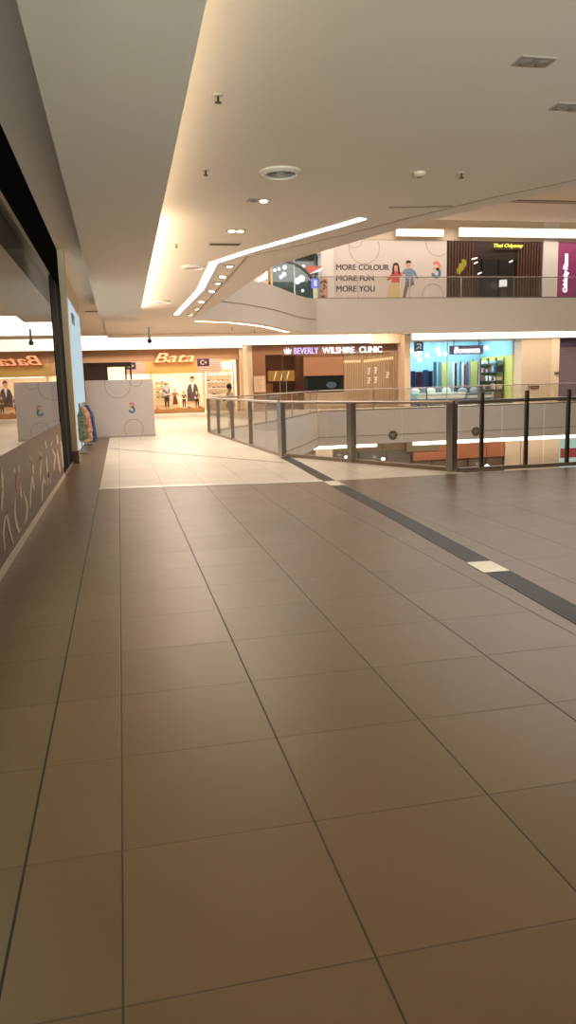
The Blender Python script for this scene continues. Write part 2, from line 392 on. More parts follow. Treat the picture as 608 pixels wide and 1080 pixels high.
# ------------------------------------------------------------------ clothes rail with garments beside the panel
rk = thing('garment_rack', 'low chrome clothes rail standing against the pale blue panel', 'clothes rail', (-.87, 18.6, 0))
rb = MB().tube([(-.87, 17.3, .03), (-.87, 17.3, 1.10), (-.87, 20.0, 1.10), (-.87, 20.0, .03)], .016).build('rail', STEEL, rk, smooth=True)
for y in (17.3, 20.0): MB().box(-.95, -.74, y-.02, y+.02, 0.0, .035, .008).build('foot', STEEL, rk)
def garment(name, y, z0, z1, w, cols, label, dx=0., seed=0):
    y -= .75; z1 -= .12; w *= .72
    t = thing(name, label, 'garment', (-.87+dx, y, z0), 'clothes hung on the rail')
    b = MB(); n = 22; rings = []
    H = z1-z0
    for i in range(10):
        k = i/9; z = z0+H*k
        hw = w*(.5-.12*k) if k < .75 else w*(.41*(1-(k-.75)/.25*.75)); th = .075*(1-.35*k)
        ring = []
        for j in range(n):
            a = 2*PI*j/n; wob = 1+.16*math.sin(a*5+seed)*(1-k)
            ring.append(b.b.verts.new((-.87+dx+hw*math.cos(a)*wob, y+th*math.sin(a)*wob, z+.025*math.sin(a*3+seed)*(1-k))))
        rings.append(ring)
    for A, B in zip(rings, rings[1:]):
        for j in range(n): b.b.faces.new((A[j], A[(j+1) % n], B[(j+1) % n], B[j]))
    b.b.faces.new(rings[0][::-1]); b.b.faces.new(rings[-1])
    m, nt, out = newmat('print_'+name+str(seed)); bs = nt.nodes.new('ShaderNodeBsdfPrincipled'); bs.inputs['Roughness'].default_value = .85
    tc = nt.nodes.new('ShaderNodeTexCoord'); vo = nt.nodes.new('ShaderNodeTexNoise'); vo.inputs['Scale'].default_value = 9.; vo.inputs['Detail'].default_value = 1.
    rp = nt.nodes.new('ShaderNodeValToRGB'); rp.color_ramp.interpolation = 'CONSTANT'
    for i, c in enumerate(cols):
        e = rp.color_ramp.elements[i] if i < 2 else rp.color_ramp.elements.new(.5)
        e.position = [0, .45, .54, .62][i]; e.color = (*lin(c), 1)
    nt.links.new(tc.outputs['Object'], vo.inputs['Vector']); nt.links.new(vo.outputs['Fac'], rp.inputs['Fac'])
    nt.links.new(rp.outputs[0], bs.inputs['Base Color']); nt.links.new(bs.outputs[0], out.inputs[0])
    b.build('fabric', m, t, smooth=True)
    MB().tube([(-.87+dx-w*.18, y, z1-.02), (-.87+dx, y, z1+.05), (-.87+dx, y, z1+.10), (-.87+dx+.015, y, 1.105)], .008, 6).build('hanger', STEEL, t)
garment('dress', 18.55, .30, 1.10, .34, [(104, 116, 84), (140, 130, 104), (88, 100, 74)], 'green printed dress on the clothes rail, in front of the orange one', 0, 1)
garment('dress', 18.85, .22, 1.12, .42, [(196, 136, 98), (178, 98, 72), (210, 176, 136)], 'orange and cream printed dress on the clothes rail, behind the green dress', .02, 2)
garment('dress', 19.2, .42, 1.13, .46, [(214, 150, 138), (204, 124, 116), (222, 184, 170)], 'pink printed dress on the clothes rail, beside the orange dress', .03, 3)
garment('dress', 19.7, .16, 1.12, .40, [(226, 214, 188), (200, 170, 120), (150, 160, 130)], 'cream patterned long dress on the clothes rail, between pink and navy clothes', .03, 4)
garment('coat', 20.2, .20, 1.14, .52, [(48, 66, 106), (38, 50, 84), (70, 96, 138)], 'navy blue coat on the clothes rail, next to the cream dress', .05, 5)
garment('coat', 20.55, .10, 1.14, .54, [(52, 92, 138), (40, 70, 112), (60, 100, 140)], 'mid blue long coat at the hoarding end of the clothes rail', .05, 6)

# ------------------------------------------------------------------ hoarding across the walkway
HB = mat('hoarding_board', (206, 194, 188), .6, var=.015)
RING = mat('printed_grey_line', (150, 142, 138), .6)
def rings_on(parent, Y, rect, specs, w=.016, m=None):
    x0, x1, z0, z1 = rect
    for cx, cz, r in specs:
        pts = circle(cx, Y, cz, r, 72); b = MB(); run = []; ok = [x0+.01 < p[0] < x1-.01 and z0+.01 < p[2] < z1-.01 for p in pts]
        n = len(pts)
        if all(ok): b.ribbon(pts, w, .004, True)
        else:
            st = ok.index(False)
            for i in range(n+1):
                j = (st+i) % n
                if ok[j] and i < n: run.append(pts[j])
                else:
                    if len(run) > 2: b.ribbon(run, w, .004)
                    run = []
        if len(b.b.verts): b.build('printed_ring', m or RING, parent)
        else: b.b.free()
def swirl(parent, cx, cz, h, Y):
    """little S-shaped mark: coral loop on top, blue-green loop below, dotted tail"""
    top = circle(cx, Y, cz+h*.24, h*.20, 20, -.5*PI, .85*PI); bot = circle(cx, Y, cz-h*.2, h*.24, 20, -1.0*PI, .5*PI)
    MB().ribbon(top, h*.16, .006).build('logo_loop', mat('coral_print', (226, 120, 104), .6), parent)
    MB().ribbon(bot, h*.18, .006).build('logo_loop', mat('teal_print', (74, 122, 150), .6), parent)
    MB().sphere((cx-h*.12, Y-.003, cz+h*.08), h*.09, 1, .1, 1).build('logo_dot', mat('amber_print', (216, 160, 104), .6), parent)
hb = thing('hoarding', 'low pale grey hoarding printed with thin circles, standing across the bright walkway', 'hoarding', (0, 22.95, 0))
hy = 22.85
MB().box(-.95, .985, hy, hy+1.4, 0.0, 1.665, .008).build('panel', HB, hb)
MB().box(-.95, .99, hy-.012, hy+.02, 0.0, .05).build('base_strip', mat('grey_base', (176, 166, 158), .6), hb)
rings_on(hb, hy, (-.95, .985, .05, 1.665), [(-.035, 1.50, .36), (.50, 1.63, .17), (.36, .24, .27)])
swirl(hb, .335, .85, .30, hy)

# ------------------------------------------------------------------ balustrades
def balustrade(label, pts, posts, z=0., H=1.05, pane_every=None, pw=.13, pt=.05, m_post=None, rail_r=.028, post_top=None, panes=True):
    """pts: polyline (x,y); posts: list of (segment, t)"""
    m_post = m_post or STEEL
    t = thing('balustrade', label, 'balustrade', (pts[0][0], pts[0][1], z))
    P = [Vector((a, b, z)) for a, b in pts]
    MB().tube([p+Vector((0, 0, H)) for p in P], rail_r, 10).build('handrail', STEEL, t, smooth=True)
    cb = MB()
    for a, b in zip(P, P[1:]):
        d = (b-a).normalized(); n = Vector((-d.y, d.x, 0))
        cb.prism([tuple((q)[:2]) for q in (a-n*.035, b-n*.035, b+n*.035, a+n*.035)], z, z+.06)
    cb.build('base_channel', mat('channel_steel', (158, 140, 124), .4, .6), t)
    for sgi, k in posts:
        a, b = P[sgi], P[sgi+1]; d = (b-a).normalized(); n = Vector((-d.y, d.x, 0)); c = a+(b-a)*k
        top = post_top or H-.02
        MB().prism([tuple(q[:2]) for q in (c-d*pw/2-n*pt/2, c+d*pw/2-n*pt/2, c+d*pw/2+n*pt/2, c-d*pw/2+n*pt/2)], z, z+top).build('post', m_post, t)
    if panes:
        for i, (a, b) in enumerate(zip(P, P[1:])):
            d = (b-a); Lg = d.length; d.normalize(); n = Vector((-d.y, d.x, 0))*.007
            k = max(1, round(Lg/(pane_every or 1.3)))
            for j in range(k):
                q0 = a+d*(Lg*j/k+.012); q1 = a+d*(Lg*(j+1)/k-.012)
                MB().prism([tuple(q[:2]) for q in (q0-n, q1-n, q1+n, q0+n)], z+.05, z+H-.06).build('glass_panel', RAILG, t)
    return t
A0, F1, C0 = (3.03, 14.6), (2.65, 23.5), (4.93, 10.72)
def segT(y): return (y-14.6)/(23.5-14.6)
balustrade('glass balustrade along the bright walkway, running from the corner post to the shoe shop end', [A0, F1], [(0, segT(y)) for y in (17.3, 19.55, 21.7, 23.45)], pane_every=1.12, pw=.05, pt=.10)
balustrade('glass balustrade slanting across the atrium corner between wide steel posts', [(3.045, 14.52), C0], [(0, .006), (0, .47), (0, .992)], pane_every=1.07, pw=.12, pt=.12)
balustrade('glass balustrade with thin dark upright posts taller than its rail', [(4.97, 10.62), (9.9, 10.56)], [(0, .075), (0, .225), (0, .368), (0, .52), (0, .67)], pane_every=.74, pw=.045, pt=.06, m_post=DSTEEL, post_top=1.19)
balustrade('curved glass balustrade on the other side of the atrium, beyond the person in pink', [(2.66, 23.56), (4.5, 26.44), (6.14, 29.45), (8.04, 33.35), (9.66, 37.02)], [(1, .5), (2, .5), (3, .5), (3, .99)], pane_every=1.6, pw=.05, pt=.05)
balustrade('straight glass balustrade in front of the clinic and the bedding shop', [(9.72, 37.03), (30, 37.03)], [(0, k/7.) for k in range(1, 7)], pane_every=1.5, pw=.05, pt=.05)
balustrade('glass balustrade of the storey above, in front of the printed hoarding and the spa', [(9.75, 37.03), (30, 37.03)], [(0, (x-9.75)/20.25) for x in (11.9, 14.6, 17.38, 20.33, 21.78, 24.5)], z=Z1, pane_every=1.45, pw=.06, pt=.05)

# ------------------------------------------------------------------ ceiling fixtures
HOT = emit('lamp_warm', (255, 226, 186), 9.)
DIM = mat('unlit_lens', (120, 112, 104), .3)
def air_diffuser(x, y, R, label, z=Zc):
    t = thing('ceiling_air_diffuser', label, 'air diffuser', (x, y, z), 'round air diffusers')
    MB().lathe([(R, z), (R*.98, z-.02), (R*.78, z-.045), (R*.74, z-.02), (R*.70, z)], (x, y, 0), 36).build('rim', mat('white_grille', (214, 206, 194), .5), t, smooth=True)
    MB().lathe([(0, z-.004), (R*.7, z-.004)], (x, y, 0), 36).build('throat', mat('dark_throat', (70, 62, 56), .8), t)
    b = MB()
    for k in (.2, .36, .52): b.lathe([(R*k, z-.005), (R*(k+.09), z-.035), (R*(k+.11), z-.032), (R*(k+.03), z-.004)], (x, y, 0), 36)
    b.build('cone_ring', mat('grey_grille', (150, 142, 132), .5), t, smooth=True)
q = PZ(296, 181, Zc); air_diffuser(q.x, q.y, .25, 'large round air diffuser in the ceiling above the walkway, before the two small downlights')
q = PZ(204, 281, Zc); air_diffuser(q.x, q.y, .26, 'round air diffuser in the ceiling near the bend of the light line')
q = PZ(171, 318, Zc); air_diffuser(q.x, q.y, .26, 'small-looking round air diffuser in the ceiling close to the glowing soffit edge')
def twin_light(x, y, label, lit, ang=0., group='twin downlights in the ceiling', w=.30, d=.17):
    t = thing('ceiling_downlight', label, 'downlight', (x, y, Zc), group)
    def R(px, py): return (x+px*math.cos(ang)-py*math.sin(ang), y+px*math.sin(ang)+py*math.cos(ang))
    MB().prism([R(-w/2, -d/2), R(w/2, -d/2), R(w/2, d/2), R(-w/2, d/2)], Zc-.012, Zc+.0).build('bezel', mat('grey_bezel', (150, 140, 128), .5), t)
    for s in (-1, 1):
        c = R(s*w*.23, 0)
        MB().lathe([(0, Zc-.028), (d*.25, Zc-.026), (d*.34, Zc-.013), (d*.36, Zc-.010)], (c[0], c[1], 0), 16).build('lamp', (HOT if lit and (lit > 1 or s > 0) else DIM), t)
    return t
q = PZ(273, 211, Zc); twin_light(q.x, q.y, 'twin downlight just past the large round air diffuser, one lamp lit', 1)
q = PZ(249, 243, Zc); twin_light(q.x, q.y, 'brightly lit twin downlight in the ceiling before the slot grille', 2)
q = PZ(564, 64, Zc); twin_light(q.x, q.y, 'unlit twin downlight alone in the dim part of the ceiling, high in the picture', 0)
q = PZ(600, 112, Zc); twin_light(q.x, q.y, 'unlit twin downlight in the dim ceiling at the edge of the picture', 0)
ords = ['first', 'second', 'third', 'fourth', 'fifth', 'sixth', 'seventh', 'eighth', 'ninth', 'tenth', 'eleventh', 'twelfth']
for i, (a, b) in enumerate([(241.6, 279.8), (235, 291.5), (229, 298), (223.5, 307), (212.5, 318), (206.8, 325.5), (200.5, 331.5)]):
    q = PZ(a, b, Zc); twin_light(q.x, q.y, f'small square downlight beside the curved light line, {ords[i]} from its bend', 2 if i in (1, 3, 4) else 1, 1.2, 'downlights along the light line', .26, .2)
def slot_grille(x0, x1, y, z, label):
    t = thing('ceiling_slot_vent', label, 'vent', ((x0+x1)/2, y, z))
    MB().box(x0, x1, y-.09, y+.09, z-.015, z).build('frame', mat('slot_frame', (168, 156, 140), .5), t)
    for k in range(3): MB().box(x0+.02, x1-.02, y-.07+k*.05, y-.045+k*.05, z-.02, z-.012).build('slot', mat('slot_dark', (60, 50, 44), .8), t)
q = PZ(237, 257, Zc); slot_grille(q.x-.28, q.x+.28, q.y, Zc, 'narrow slot grille in the ceiling beyond the lit twin downlight')
slot_grille(-.93, -.44, 26.4, 3.95, 'dark slot grille in the ceiling above the hoarding, beside the soffit')
def sprinkler(x, y, z, label, L=.06):
    t = thing('ceiling_sprinkler', label, 'sprinkler', (x, y, z), 'ceiling sprinklers')
    MB().lathe([(0, z-.012), (.04, z-.01), (.045, z)], (x, y, 0), 16).build('rose', mat('rose_white', (190, 180, 166), .5), t)
    MB().tube([(x, y, z-.01), (x, y, z-L)], .012, 8).lathe([(0, z-L-.012), (.03, z-L-.006), (.03, z-L), (0, z-L)], (x, y, 0), 12).build('head_fitting', mat('sprinkler_brass', (84, 72, 60), .4, .6), t)
for (a, b), l in zip([(217, 179), (487, 182), (186, 257), (230, 100)], ['between the soffit and the large round air diffuser', 'in the dim ceiling next to the round smoke detector', 'near the bright part of the soffit edge', 'alone near the top, close to the soffit edge']):
    q = PZ(a, b, Zc); sprinkler(q.x, q.y, Zc, 'small ceiling sprinkler ' + l)
for (a, b), l in zip([(364, 354.5), (410, 353.5), (453, 353), (497, 351.5), (539, 350)], ['above the word clinic', 'above the slatted screen', 'above the blue hanging sign', 'above the bedding shop name board', 'above the edge of the bedding shop window']):
    q = PY(a, b, 37.6); sprinkler(q.x, 37.6, Zc, 'dark sprinkler under the slab edge ' + l, .13)
for (a, b), l in zip([(247, 346), (271, 349)], ['under the curved slab edge, over the walkway end', 'under the curved slab edge, close to its lit rim']):
    q = PZ(a, b-2, Zc); sprinkler(q.x, q.y+.6, Zc, 'small sprinkler ' + l, .12)
q = PZ(443, 182, Zc); t = thing('ceiling_smoke_detector', 'round cream smoke detector on the dim part of the ceiling', 'smoke detector', (q.x, q.y, Zc))
MB().lathe([(0, Zc-.05), (.045, Zc-.048), (.075, Zc-.025), (.08, Zc)], (q.x, q.y, 0), 20).build('dome', mat('detector_cream', (216, 200, 180), .5), t, smooth=True)
MB().lathe([(.03, Zc-.056), (.034, Zc-.05), (.028, Zc-.048)], (q.x, q.y, 0), 16).build('sensor', mat('detector_grey', (130, 120, 110), .5), t)
q = PZ(157, 345, Zc); t = thing('ceiling_pendant_camera', 'dark post hanging from the ceiling in front of the shoe shop cove light', 'camera', (q.x, q.y, Zc))
MB().tube([(q.x, q.y, Zc), (q.x, q.y, Zc-.5)], .05, 10).build('drop_pole', DSTEEL, t, smooth=True)
MB().sphere((q.x, q.y, Zc-.55), .1).build('dome', BLACK, t, smooth=True)
q = PY(549, 220, 31); t = thing('ceiling_speaker', 'small dark speaker on the ceiling of the storey above', 'speaker', (q.x, 31, Z2))
MB().box(q.x-.13, q.x+.13, 30.85, 31.15, Z2-.42, Z2-.1, .02).build('cabinet', DSTEEL, t); MB().tube([(q.x, 31, Z2), (q.x, 31, Z2-.1)], .02).build('bracket', BLACK, t)

# ------------------------------------------------------------------ cove lamps and the light line
def cove(label, x0, x1, Y, z0, z1, rgb, st, key, y1=None):
    t = thing('ceiling_cove_light', label, 'cove light', ((x0+x1)/2, Y, z0), 'long cove lights')
    MB().box(x0, x1, Y, Y+.14, z0, z1, .02).build('diffuser', emit('cove_'+key, rgb, st), t)
    MB().box(x0-.03, x1+.03, Y+.08, Y+.22, z0-.03, z1+.03).build('housing', WHITE, t)
    return t
cove('long white cove light over the shoe shop', -6, 6.85, 42.45, 3.53, 4.29, (255, 236, 206), 3.2, 'a')
cove('white cove light over the clinic sign', 6.55, 13.7, 40.4, 3.55, 4.25, (255, 232, 198), 3.2, 'b')
cove('white cove light over the bedding shop and the beige pillar', 15.55, 29.5, 39.0, 3.60, 3.99, (255, 240, 216), 3.2, 'c')
cove('short oval cove light over the printed hoarding upstairs', 14.9, 17.55, 39.6, 9.03, 9.36, (255, 236, 190), 3.0, 'd')
cove('long cove light over the spa upstairs', 18.5, 29.0, 39.6, 9.05, 9.48, (255, 240, 202), 3.0, 'e')
cove('slim white light under the slab edge on the storey below, towards the corner', 9.7, 13.2, 38.2, -1.97, -1.74, (255, 244, 220), 5., 'f')
cove('long white light under the slab edge on the storey below, over the orange panel', 15.3, 29.5, 38.2, -2.0, -1.74, (255, 244, 220), 5., 'g')
t = thing('ceiling_cove_light', 'hidden warm cove light glowing along the soffit edge', 'cove light', (.5, 14, 3.55), 'long cove lights')
MB().prism([(.44, 11.5), (.50, 11.5), (.58, 24.2), (.52, 24.2)], 3.54, 3.60).build('bright_tube', emit('soffit_far', (255, 230, 194), 44.), t)
MB().prism([(.40, 0), (.46, 0), (.50, 11.4), (.44, 11.4)], 3.54, 3.60).build('dim_tube', emit('soffit_near', (255, 232, 196), 7.), t)
def strip_light(label, pts, w, m, name='ceiling_light_line', z=Zc):
    t = thing(name, label, 'light line', (pts[0][0], pts[0][1], z))
    flat_path(pts, w, z-.016, z).build('diffuser', m, t); flat_path(pts, w+.05, z-.010, z+.002).build('trim_edge', WHITE, t); return t
strip_light('bright bent light line in the ceiling along the atrium edge', [(2.06, 26.6), (2.19, 20.), (2.02, 15.75), (2.52, 14.4), (3.55, 12.1), (3.78, 11.55)], .17, emit('light_line', (240, 246, 250), 4.))
strip_light('bright curved light line under the curved slab edge', [(x+.06, y-.02) for x, y in [(2.95, 29.3), (4.15, 29.9), (5.3, 31.1), (6.3, 32.6), (7.2, 34.4), (7.9, 35.7)]], .2, emit('light_line_curve', (255, 246, 226), 4.))

# ------------------------------------------------------------------ figures
def figure(t, H, cols, pose, long_top=False, hair='short', skirt=False):
    """one continuous body with clothes over it; t is an Empty at the feet, facing local +y. cols: skin, top, trousers, hair, shoes"""
    o = ORG[t.name]; K = H
    sk, tp, tr, hr, sh = [mat('fig_'+'_'.join(map(str, c)), c, .75) for c in cols]
    N = {'pel': (0, 0, .53, .075), 'sp': (0, .005, .62, .066), 'ch': (0, .0, .72, .078), 'nb': (0, -.005, .805, .046), 'nk': (0, .0, .85, .029), 'hd': (0, .012, .895, .047), 'ht': (0, .008, .95, .052)}
    Ed = [('pel', 'sp'), ('sp', 'ch'), ('ch', 'nb'), ('nb', 'nk'), ('nk', 'hd'), ('hd', 'ht')]
    N['nose'] = (0, .062, .905, .010); Ed.append(('hd', 'nose'))
    for s, n in ((-1, 'l'), (1, 'r')):
        P = pose[n]
        N['sh'+n] = (s*.10, 0, .79, .034); N['el'+n] = (*P['el'], .025); N['wr'+n] = (*P['wr'], .017); N['pa'+n] = (*P['pa'], .019)
        N['hip'+n] = (s*.048, 0, .49, .058); N['kn'+n] = (*P['kn'], .037); N['an'+n] = (*P['an'], .023); N['to'+n] = (P['an'][0], P['an'][1]+.075, .018, .018)
        N['ear'+n] = (s*.054, .005, .905, .011); Ed.append(('hd', 'ear'+n))
        Ed += [('ch', 'sh'+n), ('sh'+n, 'el'+n), ('el'+n, 'wr'+n), ('wr'+n, 'pa'+n), ('pel', 'hip'+n), ('hip'+n, 'kn'+n), ('kn'+n, 'an'+n), ('an'+n, 'to'+n)]
        d = (Vector(P['pa'])-Vector(P['wr'])).normalized(); sd = d.cross(Vector((0, 1, .3))).normalized(); pl = Vector(P['pa'])
        for k in range(4):
            a = pl+sd*(k-1.5)*.011+d*.022; b = a+d*(.022, .027, .025, .018)[k]+Vector((0, .006, -.004)); 
            N[f'f{n}{k}'] = (*a, .0055); N[f'g{n}{k}'] = (*b, .0045); Ed += [('pa'+n, f'f{n}{k}'), (f'f{n}{k}', f'g{n}{k}')]
        a = Vector(P['wr'])*.4+pl*.6-sd*.024*s; b = a+d*.022-sd*.006*s
        N['th'+n] = (*a, .0065); N['ti'+n] = (*b, .005); Ed += [('pa'+n, 'th'+n), ('th'+n, 'ti'+n)]
    def put(nodes, edges, root, name, m):
        me = skin({k: (v[0]*K, v[1]*K, v[2]*K, v[3]*K) for k, v in nodes.items()}, edges, root)
        b = MB(); b.mesh(me, lambda p: p+o); bpy.data.meshes.remove(me); return b.build(name, m, t, smooth=True)
    put(N, Ed, 'pel', 'body', sk)
    f = 1.16
    keys = ['sp', 'ch', 'shl', 'shr', 'ell', 'elr', 'pel']; lo = .56 if not long_top else .47
    T = {k: (*N[k][:3], N[k][3]*f) for k in keys}; T['pel'] = (0, 0, lo, .086)
    for n in 'lr':   # sleeves end past the elbow
        e, w = Vector(N['el'+n][:3]), Vector(N['wr'+n][:3]); T['sl'+n] = (*(e+(w-e)*.45), .027)
    put(T, [('pel', 'sp'), ('sp', 'ch'), ('ch', 'shl'), ('shl', 'ell'), ('ell', 'sll'), ('ch', 'shr'), ('shr', 'elr'), ('elr', 'slr')], 'pel', 'top_garment', tp)
    if skirt:
        b = MB(); b.lathe([(0, .60*K), (.085*K, .60*K), (.11*K, .45*K), (.15*K, .20*K), (.145*K, .20*K), (0, .4*K)], o, 20); b.build('skirt', tr, t, smooth=True)
    else:
        L = {k: (*N[k][:3], N[k][3]*1.18) for k in ('hipl', 'hipr', 'knl', 'knr')}; L['pel'] = (0, 0, .53, .083)
        for n in 'lr': a = N['an'+n]; L['an'+n] = (a[0], a[1], a[2]+.012, .033)
        put(L, [('pel', 'hipl'), ('hipl', 'knl'), ('knl', 'anl'), ('pel', 'hipr'), ('hipr', 'knr'), ('knr', 'anr')], 'pel', 'trousers', tr)
    for n in 'lr':
        a = N['an'+n]; c = Vector((a[0], a[1]+.03, .022))*K+o
        MB().sphere(c, .05*K, .62, 1.25, .46).build('shoe', sh, t, smooth=True)
    hb_ = MB(); c = Vector((0, -.006, .938))*K+o; hb_.sphere(c, .066*K, .98, 1.02, 1.0, 16)
    if hair != 'short': hb_.sphere(Vector((0, -.032, .885))*K+o, .05*K, 1.0, .7, 1.5, 14)
    bmesh.ops.delete(hb_.b, geom=[v for v in hb_.b.verts if v.co.y > o.y+.030*K and v.co.z < o.z+.955*K], context='VERTS')
    hb_.build('hair', hr, t, smooth=True)
    for s in (-1, 1):
        MB().sphere(Vector((s*.02, .056, .918))*K+o, .007*K).build('eye', mat('eye_dark', (30, 24, 22), .3), t)
    MB().sphere(Vector((0, .058, .878))*K+o, .012*K, 1.2, .4, .4).build('mouth', mat('lip', (160, 92, 84), .5), t)
WALK = {'l': {'el': (-.135, -.03, .65), 'wr': (-.11, .06, .56), 'pa': (-.10, .095, .565), 'kn': (-.055, .05, .28), 'an': (-.05, .05, .045)},
        'r': {'el': (.135, -.03, .65), 'wr': (.085, .075, .62), 'pa': (.065, .11, .64), 'kn': (.055, .0, .275), 'an': (.055, -.07, .05)}}
STAND = {'l': {'el': (-.145, -.02, .645), 'wr': (-.15, .02, .53), 'pa': (-.15, .03, .492), 'kn': (-.055, .012, .28), 'an': (-.055, -.005, .045)},
         'r': {'el': (.15, -.02, .65), 'wr': (.12, .06, .56), 'pa': (.11, .085, .53), 'kn': (.06, .015, .28), 'an': (.06, .0, .045)}}
HIP = {'l': {'el': (-.19, -.01, .66), 'wr': (-.105, .03, .56), 'pa': (-.085, .05, .545), 'kn': (-.06, .02, .28), 'an': (-.06, .0, .045)},
       'r': STAND['r']}
pp = thing('person', 'dark-haired person in a pale pink top walking beyond the balustrade', 'person', (3.72, 26.15, 0))
figure(pp, 1.48, [(150, 104, 80), (214, 178, 168), (190, 172, 150), (38, 28, 24), (90, 74, 64)], WALK)
pp.rotation_euler = (0, 0, math.radians(-70))

# ------------------------------------------------------------------ shoe shop
BR = mat('tan_fascia', (204, 160, 122), .5, var=.05)
sh = thing('storefront', 'wide shoe shop front with tan fascia and amber panel under the white cove', 'shop front', (2, 43, 0))
MB().box(-1.85, 6.68, 43.0, 43.25, 2.88, 3.50).build('fascia', BR, sh)
MB().box(-4.5, -1.85, 43.0, 43.25, 2.88, 3.50).build('fascia', mat('pale_fascia', (206, 172, 132), .5), sh)
MB().box(1.5, 4.33, 42.97, 43.1, 2.2, 2.87, .01).build('amber_panel', mat('amber_panel', (236, 196, 116), .4), sh)
MB().box(4.33, 5.6, 43.0, 43.12, 2.2, 2.88).build('pink_panel', mat('pink_panel', (232, 196, 168), .5), sh)
MB().box(.4, 1.5, 43.0, 43.12, 2.2, 2.88).build('pink_panel', _mc['pink_panel'], sh)
MB().box(1.78, 4.66, 42.97, 43.22, 0, .26).box(1.76, 4.68, 42.96, 42.99, .22, .26).build('window_plinth', mat('wood_plinth', (190, 140, 88), .45), sh)
tag(MB().box(1.80, 4.64, 43.26, 44.5, 0, .255).box(1.80, 4.64, 43.26, 44.5, .255, .26).build('display_platform', mat('wood_plinth', (190, 140, 88), .45)), 'long wooden display platform under the mannequins in the shoe shop window', 'platform')
MB().box(1.74, 1.84, 43.0, 43.1, .26, 2.2).build('side_jamb', mat('jamb_cream', (240, 220, 190), .5), sh)
MB().box(4.60, 4.74, 43.0, 43.1, .26, 2.2).build('side_jamb', _mc['jamb_cream'], sh)
MB().box(1.84, 4.60, 43.03, 43.05, .26, 2.2).build('glass_pane', CLEARG, sh)
struct('wall_window_back', MB().box(1.74, 4.72, 44.57, 44.65, .26, 2.3), mat('backdrop_cream', (246, 228, 200), .6))
MB().box(6.55, 6.68, 42.97, 43.25, 0, 2.88).build('end_jamb', mat('jamb_brown', (150, 104, 66), .5), sh)
st = thing('shop_sign', 'glowing orange-white italic sign letters spelling the shoe shop name', 'shop sign', (3.1, 42.95, 2.8))
text('Bata', 'sign_letters', 2.0, 4.18, 2.80, 3.30, 42.87, emit('shoe_sign_glow', (255, 176, 120), 2.3), st, .10, .03, .35)
text('Bata', 'letter_backing', 1.96, 4.16, 2.76, 3.30, 42.94, mat('shoe_sign_red', (214, 60, 34), .4), st, .05, .055, .35)
struct('wall_shoe_shop', MB().box(-4.6, 6.6, 46.4, 46.55, 0, 4.3).box(-4.7, -4.6, 43, 46.5, 0, 4.3).box(6.62, 6.7, 43.3, 46.5, 0, 4.3).box(-4.6, 6.6, 43.3, 46.5, 3.3, 3.4), mat('shoe_shop_wall', (244, 224, 194), .7))
# right-hand lit shoe wall
sw = thing('shoe_display_wall', 'brightly lit white shoe display wall with shelves beside the brown end jamb', 'display shelf', (5.75, 44.6, 0))
MB().box(4.95, 6.5, 44.75, 44.85, 0, 2.8).build('back_panel', mat('display_white', (250, 240, 222), .5), sw)
SHZ = [.55, .95, 1.33, 1.72, 2.10, 2.46]
for z in SHZ: MB().box(4.95, 6.5, 44.38, 44.75, z-.03, z).build('shelf', _mc['display_white'], sw)
for x in (4.95, 6.46): MB().box(x, x+.04, 44.4, 44.75, 0, 2.8).build('side_panel', _mc['display_white'], sw)
MB().box(5.0, 6.45, 44.40, 44.44, 2.72, 2.78).build('bright_strip', emit('shelf_glow', (255, 236, 200), 6.), sw)
def shoe_mesh(x, y, z, L=.26, heel=0.):
    b = MB(); rings = []; n = 10
    prof = [(-.5, .05, .30+heel), (-.4, .17, .34+heel), (-.2, .17, .30), (0, .16, .24), (.2, .18, .17), (.38, .16, .13), (.5, .05, .07)]
    for k, w, h in prof:
        hh = heel*max(0, -k)*1.2
        rings.append([b.b.verts.new((x+k*L, y+w*L*math.cos(2*PI*j/n), z+max(.0, (hh+h*.5+h*.5*math.sin(2*PI*j/n)))*L)) for j in range(n)])
    for A, B in zip(rings, rings[1:]):
        for j in range(n): b.b.faces.new((A[j], A[(j+1) % n], B[(j+1) % n], B[j]))
    b.b.faces.new(rings[0][::-1]); b.b.faces.new(rings[-1]); return b
SHC = {'black': (34, 30, 30), 'brown': (96, 58, 36), 'red': (170, 52, 44), 'white': (232, 226, 216), 'navy': (48, 56, 88), 'tan': (176, 128, 84)}
protos = {}
def place_shoe(kind, x, y, z, label, group):
    if kind not in protos:
        o = shoe_mesh(0, 0, 0).build('shoe', mat('shoe_'+kind, SHC[kind], .45), loc=(0, 0, 0), smooth=True); protos[kind] = o
    else:
        o = protos[kind].copy(); COL.objects.link(o)
    o.location = (x, y, z); tag(o, label, 'shoe', group); o.rotation_euler = (0, 0, .35)
rs = random.Random(3); names6 = ['bottom', 'second', 'third', 'fourth', 'fifth', 'top']
for r, z in enumerate(SHZ):
    for c in range(5):
        k = rs.choice(['black', 'brown', 'black', 'navy', 'red', 'tan'] if r > 1 else ['white', 'white', 'tan', 'black'])
        place_shoe(k, 5.17+c*.285, 44.55, z, f'{k} shoe on the {names6[r]} shelf of the lit display wall, {ords[c]} from the window jamb', 'shoes on the lit display wall')
